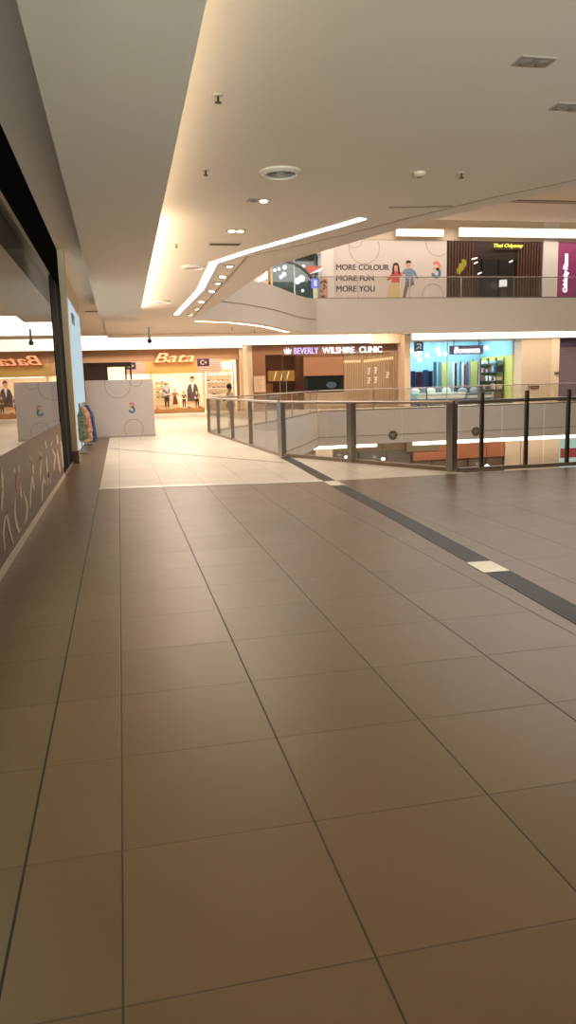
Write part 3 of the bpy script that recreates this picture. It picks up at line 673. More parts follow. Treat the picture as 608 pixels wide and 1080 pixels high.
# small shoe grid inside the window
pg = thing('peg_panel', 'small white panel of shoe ledges inside the display window, behind the standing mannequin in grey', 'display shelf', (2.4, 44.4, .3))
MB().box(2.0, 2.95, 44.5, 44.55, .45, 1.95).build('board', mat('board_white', (248, 236, 214), .5), pg)
for i, z in enumerate((.85, 1.15, 1.45, 1.72)): MB().box(2.02, 2.93, 44.32, 44.5, z-.02, z).build('ledge', _mc['board_white'], pg)
for i, z in enumerate((.85, 1.15, 1.45, 1.72)):
    for c in range(3):
        k = ['brown', 'black', 'tan'][(i+c) % 3]
        place_shoe(k, 2.2+c*.28, 44.42, z, f'{k} shoe on the {["lowest","second","third","topmost"][i]} ledge of the small window panel, {["first","second","third"][c]} along', 'shoes on the window panel')
# poster of a suited man
ps = thing('poster', 'poster of a dark-haired man in a dark suit at the end of the display window', 'poster', (4.15, 44.5, .9))
MB().box(3.78, 4.55, 44.48, 44.54, .62, 2.12).build('sheet', mat('poster_sheet', (236, 214, 188), .5), ps)
def flat(pts, Y, name, m, parent, t=.006): return MB().prism(pts, Y-t, Y, 'y').build(name, m, parent)
flat([(3.86, .62), (3.84, 1.25), (3.95, 1.55), (4.12, 1.64), (4.26, 1.64), (4.42, 1.54), (4.50, 1.2), (4.48, .62)], 44.48, 'printed_suit', mat('suit_print', (70, 62, 66), .6), ps)
flat([(4.10, 1.63), (4.17, 1.1), (4.25, 1.63)], 44.472, 'printed_shirt', mat('shirt_print', (232, 224, 214), .6), ps)
MB().sphere((4.17, 44.475, 1.82), .15, .78, .05, 1.05, 20).build('printed_face', mat('face_print', (206, 158, 124), .6), ps)
flat([(4.03, 1.86), (4.05, 1.98), (4.14, 2.05), (4.24, 2.04), (4.31, 1.94), (4.30, 1.86), (4.24, 1.93), (4.12, 1.93)], 44.468, 'printed_hair', mat('hair_print', (46, 34, 30), .6), ps)
# mannequins in the window
PALE = (226, 196, 166)
for nm, x, y, H, cols, pose, kw, lab, rz in [
    ('a', 2.62, 43.75, 1.40, [PALE, (132, 128, 146), (70, 62, 70), (60, 44, 36), (60, 40, 30)], STAND, {}, 'mannequin in a grey-blue shirt and dark trousers in the shoe shop window', 200),
    ('b', 3.08, 43.6, 1.10, [PALE, (150, 84, 48), (112, 64, 40), (50, 34, 28), (60, 40, 30)], HIP, {'skirt': True, 'hair': 'long'}, 'mannequin in a rust brown dress in the shoe shop window', 175),
    ('c', 3.58, 43.65, .95, [PALE, (104, 78, 66), (86, 70, 60), (50, 34, 28), (60, 40, 30)], STAND, {}, 'small child-size mannequin in brown clothes in the shoe shop window', 170),
    ('d', 4.3, 43.5, .98, [PALE, (96, 66, 58), (60, 44, 42), (40, 30, 26), (30, 24, 22)], HIP, {}, 'child-size mannequin in dark maroon clothes standing before the suit poster', 185)]:
    t = thing('mannequin', lab, 'mannequin', (x, y, .26), 'mannequins in the shoe shop window')
    figure(t, H, cols, pose, **kw); t.rotation_euler = (0, 0, math.radians(rz))
for i, (x, k) in enumerate([(2.1, 'brown'), (3.3, 'tan'), (3.85, 'black'), (4.5, 'red')]):
    place_shoe(k, x, 43.36, .26, f'{k} shoe on the wooden floor of the shoe shop window, in front of the mannequins', 'shoes on the window floor')
# flags
def flag(label, x, Y, z, w, h):
    t = thing('flag', label, 'flag', (x, Y, z), 'small striped flags on the shoe shop')
    n = 7
    for i in range(n*2):
        MB().box(x, x+w, Y-.01, Y, z+h*i/(2*n), z+h*(i+1)/(2*n)).build('stripe', mat('flag_red', (232, 166, 148), .6) if i % 2 else mat('flag_white', (244, 224, 206), .6), t)
    MB().box(x, x+w*.5, Y-.022, Y-.01, z+h*.43, z+h).build('canton', mat('flag_navy', (74, 58, 104), .6), t)
    cx, cz = x+w*.22, z+h*.715
    MB().ribbon(circle(cx, Y-.022, cz, h*.15, 24, .22*PI, 1.78*PI), h*.07, .008).build('crescent', mat('flag_gold', (244, 214, 150), .5), t)
    pts = []
    for k in range(28):
        r = h*.12 if k % 2 == 0 else h*.055; pts.append((cx+w*.13+r*math.sin(PI*k/14), cz+r*math.cos(PI*k/14)))
    MB().prism(pts, Y-.03, Y-.022, 'y').build('star', _mc['flag_gold'], t)
flag('striped flag with crescent and star next to the amber panel, on the sign side', 4.36, 42.995, 2.26, 1.35, .70)
flag('striped flag with crescent and star beside the dark kiosk', .46, 42.995, 2.2, 1.05, .64)
# dark kiosk behind the hoarding
ki = thing('kiosk', 'dark brown open kiosk frame behind the grey hoarding, in front of the shoe shop', 'kiosk', (-.65, 41.5, 0))
DK = mat('kiosk_brown', (62, 44, 38), .5)
MB().box(-2.2, .72, 41.0, 42.3, 2.58, 2.80).build('header', DK, ki)
for x in (-2.15, -.60, .36, .62): MB().box(x, x+.09, 41.05, 41.15, 0, 2.58).build('post', DK, ki)
MB().box(-1.80, -.60, 41.08, 41.12, .9, 2.58).build('dark_panel', mat('kiosk_panel', (84, 64, 56), .5), ki)
MB().box(-2.15, .7, 41.0, 42.0, 0, .95).build('counter', mat('kiosk_counter', (168, 130, 96), .5), ki)

# ------------------------------------------------------------------ columns between the shops
struct('wall_column_tan', MB().box(6.88, 7.13, 41.0, 43.3, 0, 3.56).box(6.7, 7.0, 42.7, 43.6, 0, 4.3), CREAM)
struct('wall_column_clinic', MB().box(15.42, 15.76, 39.9, 41.3, 0, 3.9), mat('clinic_column', (204, 178, 150), .6))
# ------------------------------------------------------------------ clinic
CB = mat('clinic_brown', (150, 104, 72), .5, var=.05)
cl = thing('storefront', 'brown clinic front with glass door, dark screen recess and slatted timber screen', 'shop front', (11, 41, 0))
MB().box(7.13, 7.84, 41.0, 41.2, 0, 3.5).build('brown_panel', CB, cl)
MB().box(9.98, 12.28, 41.0, 41.2, 1.84, 3.5).build('brown_panel', CB, cl)
MB().box(9.98, 12.28, 41.0, 41.2, 0, .92).build('lower_panel', mat('clinic_stone', (166, 142, 116), .5), cl)
MB().box(7.84, 9.98, 41.0, 41.2, 3.02, 3.5).build('door_header', CB, cl)
MB().box(12.28, 15.42, 41.0, 41.2, 3.1, 3.5).build('screen_header', mat('clinic_dark', (112, 78, 58), .5), cl)
dr = MB().box(7.84, 9.98, 41.06, 41.09, .02, 3.02).build('glass_door', glass('clinic_glass', (.80, .70, .58), 1.9, .02), cl)
for x in (8.62, 8.98): MB().tube([(x, 41.0, .5), (x, 41.0, 2.05)], .028, 10).build('pull_handle', STEEL, dr, smooth=True)
MB().box(8.79, 8.82, 41.04, 41.10, .02, 3.02).build('door_joint', DSTEEL, dr)
b = MB().box(10.0, 12.26, 41.12, 41.18, .92, 1.84).build('screen_recess', mat('recess_black', (40, 36, 34), .3), cl)
MB().box(10.25, 12.1, 41.06, 41.12, 1.02, 1.74).build('display_screen', emit('screen_grey', (84, 82, 72), .22), b)
MB().sphere((11.55, 41.06, 1.32), .3, 1., .06, .6, 16).build('screen_picture', emit('screen_blue', (130, 150, 154), .35), b)
SL = mat('timber_slat', (196, 164, 128), .5)
for i in range(34):
    x = 12.30+i*(3.05/33); MB().box(x, x+.042, 40.96, 41.04, 0, 3.12).build('slat', SL, cl)
MB().box(12.28, 15.42, 41.3, 41.33, 0, 3.1).build('screen_glass', mat('screen_back', (150, 122, 92), .35), cl)
MB().box(12.35, 13.3, 41.24, 41.30, 2.52, 2.64).build('bright_strip', emit('clinic_reflection', (255, 214, 150), 2.2), cl)  # reflected light streak at the slats, built as a glowing bar
b = MB().prism([(13.55, 2.50), (15.3, 2.66), (15.3, 2.80), (13.55, 2.64)], 41.24, 41.30, 'y').build('bright_strip', _mc['clinic_reflection'], cl)  # slanting reflected streak, also built as a glowing bar
dec = mat('decal_white', (244, 236, 220), .5)
b = MB()
for gx, gz in ((13.72, 2.02), (14.12, 2.06), (13.72, 1.5), (14.12, 1.52), (14.82, 1.78)):
    for (ax, az, bx, bz) in ((-.1, .14, .1, .14), (0, .18, 0, -.18), (-.1, 0, .1, .03), (-.1, -.16, .02, -.05)):
        b.ribbon([(gx+ax, 40.958, gz+az), (gx+bx, 40.958, gz+bz)], .045, .006)
b.build('glass_decal', dec, cl)
# clinic interior
CWM = mat('clinic_wall', (120, 88, 66), .6)
struct('wall_clinic_back', MB().box(7.0, 15.6, 44.2, 44.3, 0, 4.0), CWM); struct('wall_clinic_side', MB().box(7.05, 7.1, 41.2, 44.2, 0, 4), CWM)
struct('ceiling_clinic', MB().box(7.1, 15.5, 41.2, 44.2, 3.5, 3.6), CWM); struct('wall_clinic_partition', MB().box(10.02, 10.08, 41.2, 44.2, 0, 3.5), CWM)
struct('wall_clinic_bulkhead', MB().box(13.7, 15.75, 40.5, 40.9, 3.5, 4.3), CREAM)
gp = thing('wall_panel_gold', 'glowing gold reception panel seen through the clinic door', 'wall panel', (9.1, 43.4, 1.4))
MB().box(8.45, 10.0, 43.4, 43.5, 1.62, 2.22).build('panel', emit('gold_panel', (226, 176, 100), .85), gp)
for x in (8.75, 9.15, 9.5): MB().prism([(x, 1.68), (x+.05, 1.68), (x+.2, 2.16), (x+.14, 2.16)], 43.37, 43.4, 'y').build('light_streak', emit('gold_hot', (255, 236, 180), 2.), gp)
MB().box(8.3, 10.0, 43.38, 43.55, 1.52, 1.62).build('sill', mat('gold_sill', (120, 80, 50), .4), gp)
ct = thing('reception_counter', 'pale timber reception counter inside the clinic door', 'counter', (9.1, 42.8, 0))
MB().box(8.0, 10.0, 42.6, 43.1, 0, .92).build('front_panel', mat('counter_timber', (206, 170, 124), .5), ct)
MB().box(7.95, 10.0, 42.55, 43.15, .92, .98, .01).build('counter_top', mat('counter_top', (240, 212, 160), .35), ct)
MB().box(8.05, 8.55, 42.7, 42.95, .98, 1.5).build('cabinet', _mc['counter_timber'], ct)
t = thing('ceiling_linear_lamp', 'thin warm lamp line high inside the clinic, beyond the glass door', 'lamp', (8.8, 42.5, 2.75), 'clinic lamps')
MB().box(7.95, 9.95, 42.45, 42.53, 3.10, 3.17).build('diffuser', emit('clinic_lamp', (255, 216, 160), 5.), t); MB().box(7.95, 9.95, 42.44, 42.54, 3.17, 3.5).build('housing', DSTEEL, t)
po = thing('wall_poster', 'pale beige notice panel on the brown clinic wall next to the cream column', 'poster', (7.48, 40.97, 1))
MB().box(7.13, 7.80, 40.87, 40.92, 1.02, 1.92).build('frame', mat('notice_frame', (196, 160, 128), .5), po); MB().box(7.18, 7.75, 40.86, 40.875, 1.07, 1.87).build('sheet', mat('notice_sheet', (220, 190, 158), .5), po)
b = MB()
for k in range(6): b.box(7.25, 7.62-.06*(k % 3), 40.854, 40.861, 1.70-k*.1, 1.72-k*.1)
b.build('printed_line', mat('notice_ink', (176, 140, 112), .6), po)
cs = thing('shop_sign', 'glowing white capital letters with a small crown mark over the clinic', 'shop sign', (11.7, 40.9, 2.98))
WL = emit('sign_white', (255, 250, 250), 1.8); VL = emit('sign_violet', (222, 196, 255), 1.3)
E1 = lambda x, y: PY(x, y, 40.92)
a, c, d = E1(310, 375), E1(342, 367.5), E1(403, 366.5)
xb0, xb1, xw0, xw1, xc0, xc1 = E1(310, 370).x, E1(335.5, 370).x, E1(340, 370).x, E1(373.5, 370).x, E1(379, 370).x, E1(402.5, 370).x
zt, zb = 3.36, 3.03
text('BEVERLY', 'sign_letters', xb0, xb1, zb, zt, 40.86, VL, cs, .06, .02)
text('WILSHIRE', 'sign_letters', xw0, xw1, zb, zt, 40.86, WL, cs, .06, .02)
text('CLINIC', 'sign_letters', xc0, xc1, zb, zt, 40.86, WL, cs, .06, .02)
x = E1(303.5, 371).x
flat([(x-.22, zt-.04), (x-.14, zb+.02), (x+.14, zb+.02), (x+.22, zt-.04), (x+.1, zb+.16), (x+.06, zt+.02), (x, zb+.16), (x-.06, zt+.02), (x-.1, zb+.16)], 40.9, 'crown_mark', WL, cs, .05)
MB().box(xb0-.7, xc1+.5, 40.87, 40.93, zb-.07, zb-.04).build('mounting_rail', mat('rail_brown', (120, 84, 60), .5), cs)

# ------------------------------------------------------------------ bedding shop
bs = thing('storefront', 'open glass front of the pale blue bedding shop under the white cove', 'shop front', (19, 40, 0))
MB().box(15.76, 22.0, 40.0, 40.03, .05, 3.5).build('glass_pane', CLEARG, bs)
MB().box(15.76, 22.0, 39.96, 40.06, 0, .05).build('threshold', DSTEEL, bs)
MB().box(15.76, 22.0, 39.98, 40.05, 3.5, 3.6).build('head_rail', mat('white_trim', (230, 228, 222), .4), bs)
for x in (17.95, 19.9): MB().box(x, x+.05, 39.98, 40.05, .05, 3.5).build('mullion', mat('pale_mullion', (150, 176, 184), .4, .3), bs)
BLU = mat('bedding_blue_wall', (146, 196, 212), .7, var=.03)
struct('wall_bedding_shop', MB().box(15.6, 22.2, 44.0, 44.1, 0, 4.2).box(15.76, 15.82, 40.1, 44, 0, 4.2).box(15.8, 22.1, 40.1, 44.0, 3.9, 4.0).box(22.0, 22.09, 40.1, 44.0, 2.73, 3.9), BLU)
YG = mat('lime_wall', (206, 208, 116), .6)
struct('wall_bedding_lime', MB().box(22.0, 22.09, 40.1, 44, 0, 2.72).box(PY(467, 400, 43.2).x, PY(474.5, 400, 43.2).x, 43.2, 43.35, 0, 2.45).box(PY(497, 400, 43.2).x, PY(504, 400, 43.2).x, 43.2, 43.35, 0, 2.5), YG)
bn = thing('shop_sign', 'dark name board with glowing white letters hanging over the bedding shop', 'shop sign', (19, 39.8, 2.78))
q0, q1 = PY(474.6, 365.2, 39.8), PY(509.6, 373.3, 39.8)
MB().box(q0.x, q1.x, 39.76, 39.86, 2.79, 3.27, .01).build('board', mat('board_slate', (78, 74, 96), .5), bn)
text('Bonanza', 'sign_letters', q0.x+.26, q1.x-.22, 2.86, 3.19, 39.76, emit('sign_pinkwhite', (255, 236, 250), 2.2), bn, .04, .025, .12)
for x in (q0.x+.25, q1.x-.25): MB().tube([(x, 39.81, 3.27), (x, 39.81, 3.62)], .02).build('hanger_rod', DSTEEL, bn)
pj = thing('hanging_sign', 'small dark blue square sign hanging at the clinic end of the bedding shop', 'sign', (16.1, 39.6, 2.9))
q0, q1 = PY(437, 360.5, 39.5), PY(446.5, 370.5, 39.5)
MB().box(q0.x, q1.x, 39.44, 39.52, q1.z, q0.z, .01).build('board', mat('sign_navy', (34, 44, 84), .4), pj)
w_ = q1.x-q0.x; x = q0.x+w_*.5; z = (q0.z+q1.z)/2
MB().ribbon([(x-.12, 39.44, z+.12), (x+.10, 39.44, z+.12), (x+.10, 39.44, z-.14), (x-.02, 39.44, z-.02), (x-.14, 39.44, z-.14)], .05, .01).build('white_mark', mat('mark_pale', (176, 200, 226), .5), pj)
MB().tube([(x, 39.48, q0.z), (x, 39.48, 3.85)], .02).build('hanger_rod', DSTEEL, pj)
for i, (a, b) in enumerate([(434.3, 369.8), (443, 371.8), (439.6, 374), (443, 379.5), (451, 374.6), (462, 369), (464, 373), (470.5, 373.3), (513.4, 366.9), (539, 362.6)]):
    Y = 40.9+.25*(i % 4); q = PY(a, b, Y)
    t = thing('globe_lamp', f'bright white globe lamp in the bedding shop, {ords[i]} from the clinic end', 'lamp', (q.x, Y, q.z), 'globe lamps in the bedding shop')
    MB().sphere((0+q.x, Y, q.z), .125, n=16).build('globe', emit('globe_glow', (236, 248, 255), 5.), t, smooth=True)
    MB().tube([(q.x, Y, q.z+.12), (q.x, Y, 3.92)], .012, 6).build('cord', mat('pale_cord', (190, 214, 222), .5), t)
def bed(label, x0, x1, y0, y1, top, cols, group='beds'):
    t = thing('bed', label, 'bed', ((x0+x1)/2, (y0+y1)/2, 0), group)
    MB().box(x0, x1, y0, y1, .08, .34, .02).build('base_frame', mat('bed_base', (84, 96, 110), .6), t)
    for x in (x0+.1, x1-.18):
        for y in (y0+.1, y1-.18): MB().box(x, x+.08, y, y+.08, 0, .08).build('leg', BLACK, t)
    MB().box(x0+.02, x1-.02, y0+.02, y1-.02, .34, top, .07).build('mattress', mat('mattress_white', (222, 226, 220), .8), t, smooth=True)
    MB().box(x0, x1, y0-.02, y1-.6, top-.12, top+.04, .05).build('bedspread', mat('spread_'+label[:6], cols[0], .85, var=.15), t, smooth=True)
    hb = MB().box(x0-.03, x1+.03, y1, y1+.1, .1, top+.32, .03).build('headboard', mat('head_'+label[:6], cols[1], .6), t)
    n = 3 if x1-x0 > 2 else 2
    for k in range(n):
        c = x0+(x1-x0)*(k+.5)/n; tag_ = MB().sphere((c, y1-.28, top+.14), .3, min(1., (x1-x0)/n/.66), .55, .62, 14)
        o = tag_.build('pillow', mat('pillow_'+label[:6], cols[2], .85), loc=(c, y1-.28, top-.04), smooth=True)
        tag(o, f'{["plump","second plump","third plump"][k]} pillow on the {label.split(" in ")[0]}', 'pillow', 'pillows on the beds')
bed('cream bed in the middle of the bedding shop window', 16.35, 19.3, 40.35, 42.2, .66, [(196, 206, 196), (110, 126, 132), (224, 224, 210)])
bed('grey bed in front of the fabric racks', 19.45, 20.95, 40.4, 42.2, .62, [(96, 110, 122), (60, 74, 92), (150, 160, 160)])
bed('dark red covered bed in the blue corner of the bedding shop', 15.95, 17.3, 42.6, 43.85, .95, [(88, 46, 66), (64, 92, 128), (70, 96, 130)])
# standing fabric rolls
fab = [('cream', (224, 222, 206)), ('black', (40, 44, 52)), ('pale blue', (176, 206, 220)), ('teal', (70, 124, 136)), ('white', (236, 238, 236)), ('maroon', (112, 48, 66)), ('slate', (84, 96, 112)), ('grey', (140, 150, 156))]
for i, (n_, c) in enumerate(fab):
    x = PY(478.5+i*2.45, 400, 42.7).x
    t = thing('fabric_roll', f'{n_} fabric roll standing in the row of upright rolls behind the beds', 'fabric roll', (x, 42.7, 0), 'upright fabric rolls')
    MB().lathe([(0, .02), (.058, .02), (.06, .1), (.06, 2.45-.08*(i % 3)), (0, 2.46-.08*(i % 3))], (x, 42.7, 0), 14).build('cloth', mat('roll_'+n_.replace(' ', '_'), c, .85), t, smooth=True)
    MB().lathe([(.02, 0), (.028, 0), (.028, 2.56-.08*(i % 3)), (.02, 2.56-.08*(i % 3))], (x, 42.7, 0), 10).build('core_tube', mat('card_core', (176, 150, 116), .8), t)
# panels of curtain samples between rolls and blue wall
for i, (x, c, n_) in enumerate([(PY(457.5, 400, 42.9).x, (92, 120, 136), 'blue-grey'), (PY(462.5, 400, 42.9).x, (140, 168, 180), 'pale blue')]):
    b = MB(); pts = [(x+.2*k/12, 42.9+.04*math.sin(k*2.2)) for k in range(13)]; pts += [(p[0], p[1]+.02) for p in pts[::-1]]
    tag(b.prism(pts, .25, 2.5).build('curtain', mat('curtain_'+n_.replace(' ', '_'), c, .85)), f'{n_} curtain sample hanging beside the lime panel in the bedding shop', 'curtain')
for i, (a, b_, z1_, c, n_) in enumerate([(433.5, 438.5, 2.0, (48, 62, 96), 'navy'), (439, 446, 1.95, (74, 40, 58), 'maroon'), (446.5, 452, 2.05, (56, 74, 110), 'slate blue'), (452.2, 456.6, 1.98, (40, 48, 72), 'dark navy')]):
    xa, xb = PY(a, 400, 43.9).x, PY(b_, 400, 43.9).x; k_ = 24
    pts = [(xa+(xb-xa)*k/k_, 43.88+.035*math.sin(k*1.7)) for k in range(k_+1)]; pts += [(p[0], p[1]+.02) for p in pts[::-1]]
    tag(MB().prism(pts, .2, z1_).build('curtain', mat('drape_'+n_.replace(' ', '_'), c, .85)), f'{n_} curtain on the blue back wall at the clinic end of the bedding shop', 'curtain')
# storage racks with folded linen
LIN = [('white', (228, 230, 228)), ('pink', (206, 140, 136)), ('navy', (44, 56, 84)), ('brown', (120, 88, 72)), ('sky blue', (140, 182, 206)), ('charcoal', (58, 62, 70)), ('beige', (200, 182, 154))]
rl = random.Random(11); bay = ['front', 'middle', 'inner']
for bi in range(3):
    y0 = 40.95+bi*1.02
    t = thing('storage_rack', f'dark metal rack of folded linen along the lime wall, {bay[bi]} one of three', 'rack', (21.7, y0+.5, 0), 'linen racks')
    for x in (21.46, 21.92):
        for y in (y0, y0+.94): MB().box(x, x+.04, y, y+.04, 0, 2.62).build('upright', DSTEEL, t)
    for k in range(5): MB().box(21.45, 21.97, y0, y0+.98, .3+k*.5-.03, .3+k*.5).build('shelf', mat('rack_shelf', (92, 100, 110), .5), t)
    for k in range(5):
        lv = ['lowest', 'second', 'third', 'fourth', 'top'][k]
        for c in range(3):
            n_, col = rl.choice(LIN); hh = rl.uniform(.16, .38) if k < 4 else rl.uniform(.1, .2); yy = y0+.06+c*.30
            b = MB(); m_ = 3
            for j in range(m_): b.box(21.48, 21.90, yy, yy+.26, .3+k*.5+hh*j/m_, .3+k*.5+hh*(j+1)/m_-.004, .012)
            o = b.build('folded_linen', mat('linen_'+n_.replace(' ', '_'), col, .85), smooth=True)
            tag(o, f'{n_} linen on the {lv} shelf of the {bay[bi]} linen rack, {["window-side pile","middle pile","inner pile"][c]}', 'linen', 'folded linen on the racks')
# ------------------------------------------------------------------ pillar and the shuttered shop
struct('wall_pillar_beige', MB().box(22.1, 24.4, 39.25, 41, 0, 3.8), mat('pillar_beige', (202, 180, 154), .6))
struct('trim_11', MB().box(23.9, 24.42, 39.2, 39.26, 0, 3.85), mat('pillar_edge', (220, 196, 168), .6))
q0, q1 = PY(560, 406.8, 39.2), PY(569, 410, 39.2)
t = thing('wall_sign', 'small dark red sign low on the beige pillar', 'sign', ((q0.x+q1.x)/2, 39.22, q1.z)); MB().box(q0.x, q1.x, 39.2, 39.25, q1.z, q0.z).build('plate', mat('sign_maroon', (104, 54, 56), .5), t)
MB().box(q0.x+.06, q1.x-.06, 39.19, 39.2, (q0.z+q1.z)/2-.02, (q0.z+q1.z)/2+.02).build('pale_line', mat('sign_line', (170, 120, 116), .5), t)
q0, q1 = PY(586, 392.3, 39.15), PY(590.5, 394.8, 39.15)
t = thing('wall_sign', 'tiny dark sign on the edge strip of the beige pillar', 'sign', ((q0.x+q1.x)/2, 39.17, q1.z)); MB().box(q0.x, q1.x, 39.15, 39.2, q1.z, q0.z).build('plate', mat('sign_brown', (104, 84, 72), .5), t)
ss = thing('storefront', 'closed shop with a purple-grey roller shutter beside the beige pillar', 'shop front', (26, 40, 0))
b = MB()
for k in range(28): b.box(24.42, 28.5, 40.0+.012*(k % 2), 40.06, .05+k*.11, .05+k*.11+.105)
b.build('roller_shutter', mat('shutter_mauve', (138, 122, 126), .5), ss)
MB().box(24.42, 28.5, 39.9, 40.1, 3.13, 3.56).build('shutter_box', mat('shutter_violet', (98, 80, 112), .5), ss)
MB().box(24.42, 28.5, 39.95, 40.1, 0, .05).build('bottom_bar', DSTEEL, ss)
# round emblems on the slab edge
for (a, b_), l in [((415, 459), 'below the slatted timber screen'), ((502.5, 455), 'below the bedding shop')]:
    q = PY(a, b_, 36.9)
    t = thing('round_vent', 'round dark vent on the beige slab edge ' + l, 'vent', (q.x, 36.93, q.z), 'round slab edge vents')
    MB().lathe([(.23, 0), (.24, -.03), (.19, -.04), (.18, 0)], (q.x, 36.95, q.z), 28, 'y').build('rim', mat('vent_rim', (110, 98, 84), .5, .3), t, smooth=True)
    MB().lathe([(0, -.006), (.18, -.006)], (q.x, 36.95, q.z), 28, 'y').build('throat', mat('vent_dark', (58, 54, 50), .7), t)
    for k in range(3):
        an = .5+k*PI/3; MB().prism([(q.x+.17*math.cos(an+s)*r_, q.z+.17*math.sin(an+s)*r_) for s, r_ in ((.12, 1), (PI-.12, 1), (PI+.12, 1), (-.12, 1))], 36.925, 36.94, 'y').build('spoke', mat('vent_spoke', (168, 156, 138), .5), t)

# ------------------------------------------------------------------ storey below
la = thing('storefront', 'dark grey glazed shop front on the storey below, under the slatted timber screen', 'shop front', (13.5, 39.8, -5.6))
MB().box(11.2, 15.8, 39.9, 40.0, -5.5, -2.0).build('glass_pane', mat('lower_glass', (112, 106, 98), .12, var=.2, scale=1.2), la)
for x in (11.2, 12.7, 14.3, 15.75): MB().box(x, x+.06, 39.85, 39.95, -5.6, -1.9).build('mullion', mat('mull_dark', (70, 64, 60), .4), la)
MB().box(11.2, 15.8, 39.84, 40.0, -2.35, -1.9).build('dark_header', mat('lower_header', (128, 104, 84), .4), la)
q0, q1 = PY(430, 468, 39.8), PY(461, 474, 39.8)
sgl = thing('shop_sign', 'faint green lettered sign band on the storey below, beside the orange panel', 'shop sign', (15.7, 39.8, -2.3))
MB().box(q0.x-.1, q1.x+.1, 39.62, 39.68, q1.z-.04, q0.z+.04).build('band', mat('sign_band', (132, 112, 88), .5), sgl)
b = MB()
for k in range(9):
    x = q0.x+(q1.x-q0.x)*k/9
    b.ribbon([(x+.02, 39.62, q1.z+.05), (x+.05, 39.62, q0.z-.04), (x+.13, 39.62, q1.z+.10)], .05, .01)
b.build('green_marks', mat('sign_green', (92, 122, 78), .5), sgl)
lb = thing('storefront', 'orange-brown panelled shop front on the storey below', 'shop front', (18.6, 39.7, -5.6))
OR = mat('orange_panel', (176, 112, 80), .5, var=.06)
MB().box(15.85, 21.4, 39.7, 39.9, -3.0, -1.98).build('fascia_panel', OR, lb)
MB().box(15.85, 21.4, 39.8, 39.9, -5.5, -3.0).build('glass_pane', mat('lower_glass_b', (120, 104, 88), .12, var=.25, scale=2.), lb)
for k in range(6): MB().box(15.85+k*1.1, 15.91+k*1.1, 39.72, 39.84, -5.6, -3.0).build('mullion', _mc['mull_dark'], lb)
struct('wall_column_lower', MB().box(21.42, 24.85, 39.6, 40.4, -5.6, -1.72), mat('lower_column', (226, 206, 180), .6))
struct('wall_column_slim', MB().box(10.2, 11.15, 39.6, 40.3, -5.6, -1.72), _mc['lower_column'])
ld = thing('storefront', 'pale green glazed shop window on the storey below, beyond the pale column', 'shop front', (26.4, 39.8, -5.6))
MB().box(24.9, 28, 39.9, 40.0, -5.5, -2.2).build('glass_pane', emit('lower_green', (196, 226, 208), .8), ld)
MB().box(24.9, 24.98, 39.84, 39.98, -5.6, -2.1).build('mullion', _mc['mull_dark'], ld); MB().box(24.88, 28, 39.84, 39.98, -2.2, -1.9).build('header', mat('lower_white', (220, 214, 204), .5), ld)
MB().box(25.1, 26.4, 39.82, 39.88, -3.3, -2.75).build('red_panel', mat('lower_red', (196, 84, 96), .5), ld)
for i, (a, b_, l) in enumerate([(404.5, 484, 'in the dark glazed shop'), (366, 482, 'between the pale column and the dark glazed shop'), (514, 491.3, 'under the orange panel, towards the dark glass'), (549.5, 491.3, 'under the orange panel, towards the pale column')]):
    q = PY(a, b_, 39.2); t = thing('ceiling_spotlight', 'small bright spotlight on the storey below ' + l, 'spotlight', (q.x, 39.2, q.z), 'spotlights on the storey below')
    MB().sphere((q.x, 39.2, q.z), .10, 1.25, 1, .8, 14).build('lamp', emit('spot_white', (255, 246, 226), 5.), t, smooth=True)
    MB().tube([(q.x, 39.25, q.z+.06), (q.x, 39.25, -1.72)], .018, 8).build('stem', mat('mull_dark', (70, 64, 60), .4), t)

# ------------------------------------------------------------------ storey above
uh = thing('hoarding', 'tall pale hoarding upstairs printed with slogan words, a couple and thin circles', 'hoarding', (14.7, 40, Z1))
hx0, hx1, hz1 = PY(352, 290, 40).x, PY(472, 290, 40).x-.02, 8.86
MB().box(hx0+.01, hx1-.01, 40.0, 40.12, Z1+.01, hz1).build('panel', HB, uh)
INK = mat('slogan_ink', (62, 44, 66), .6)
for s, xa, ya, xb, yb in [('MORE COLOUR', 355, 276.3, 410.5, 283.2), ('MORE FUN', 355, 288., 394.5, 294.6), ('MORE YOU', 355.2, 299., 395.5, 306.2)]:
    p0, p1 = PY(xa, ya, 40), PY(xb, yb, 40); q0 = PY(xa, yb-.6, 40); q1 = PY(xa, ya, 40)
    text(s, 'slogan_words', p0.x, p1.x, q0.z-.1, q1.z-.12, 40.0, INK, uh, .012, .022)
def P40(a, b): q = PY(a, b, 40); return (q.x, max(q.z, Z1+.02))
rings_on(uh, 40.0, (hx0, hx1, Z1+.05, hz1), [(*P40(384.5, 261), .84), (*P40(374, 252), .45), (*P40(462.5, 256), .70), (*P40(457, 312), .62)], .03)
def pflat(pts, name, rgb, k): return flat([P40(a, b) for a, b in pts], 40.0-.004*k, name, mat('ad_'+name, rgb, .6), uh, .004)
pflat([(413.5, 297), (410.5, 302), (408.2, 311), (409, 319), (421.5, 319), (423, 308), (421.5, 297)], 'printed_skirt', (206, 182, 138), 1)
pflat([(414.5, 286), (412.4, 290), (408.3, 294.5), (409.3, 296), (413.6, 293.4), (413.2, 298), (421.8, 298), (421.4, 293), (424.4, 290), (423.4, 287.6), (420.6, 286)], 'printed_red_top', (196, 84, 72), 2)
pflat([(415, 278.4), (414, 283), (413.8, 289.5), (416, 289.5), (416.2, 284), (419.6, 284), (420.4, 289.4), (422, 289), (421.6, 282), (420, 277.6), (417, 277)], 'printed_long_hair', (64, 38, 36), 3)
pflat([(416.2, 280), (416, 283.4), (417.8, 286.4), (419.6, 283.4), (419.4, 280)], 'printed_face', (220, 168, 138), 4)
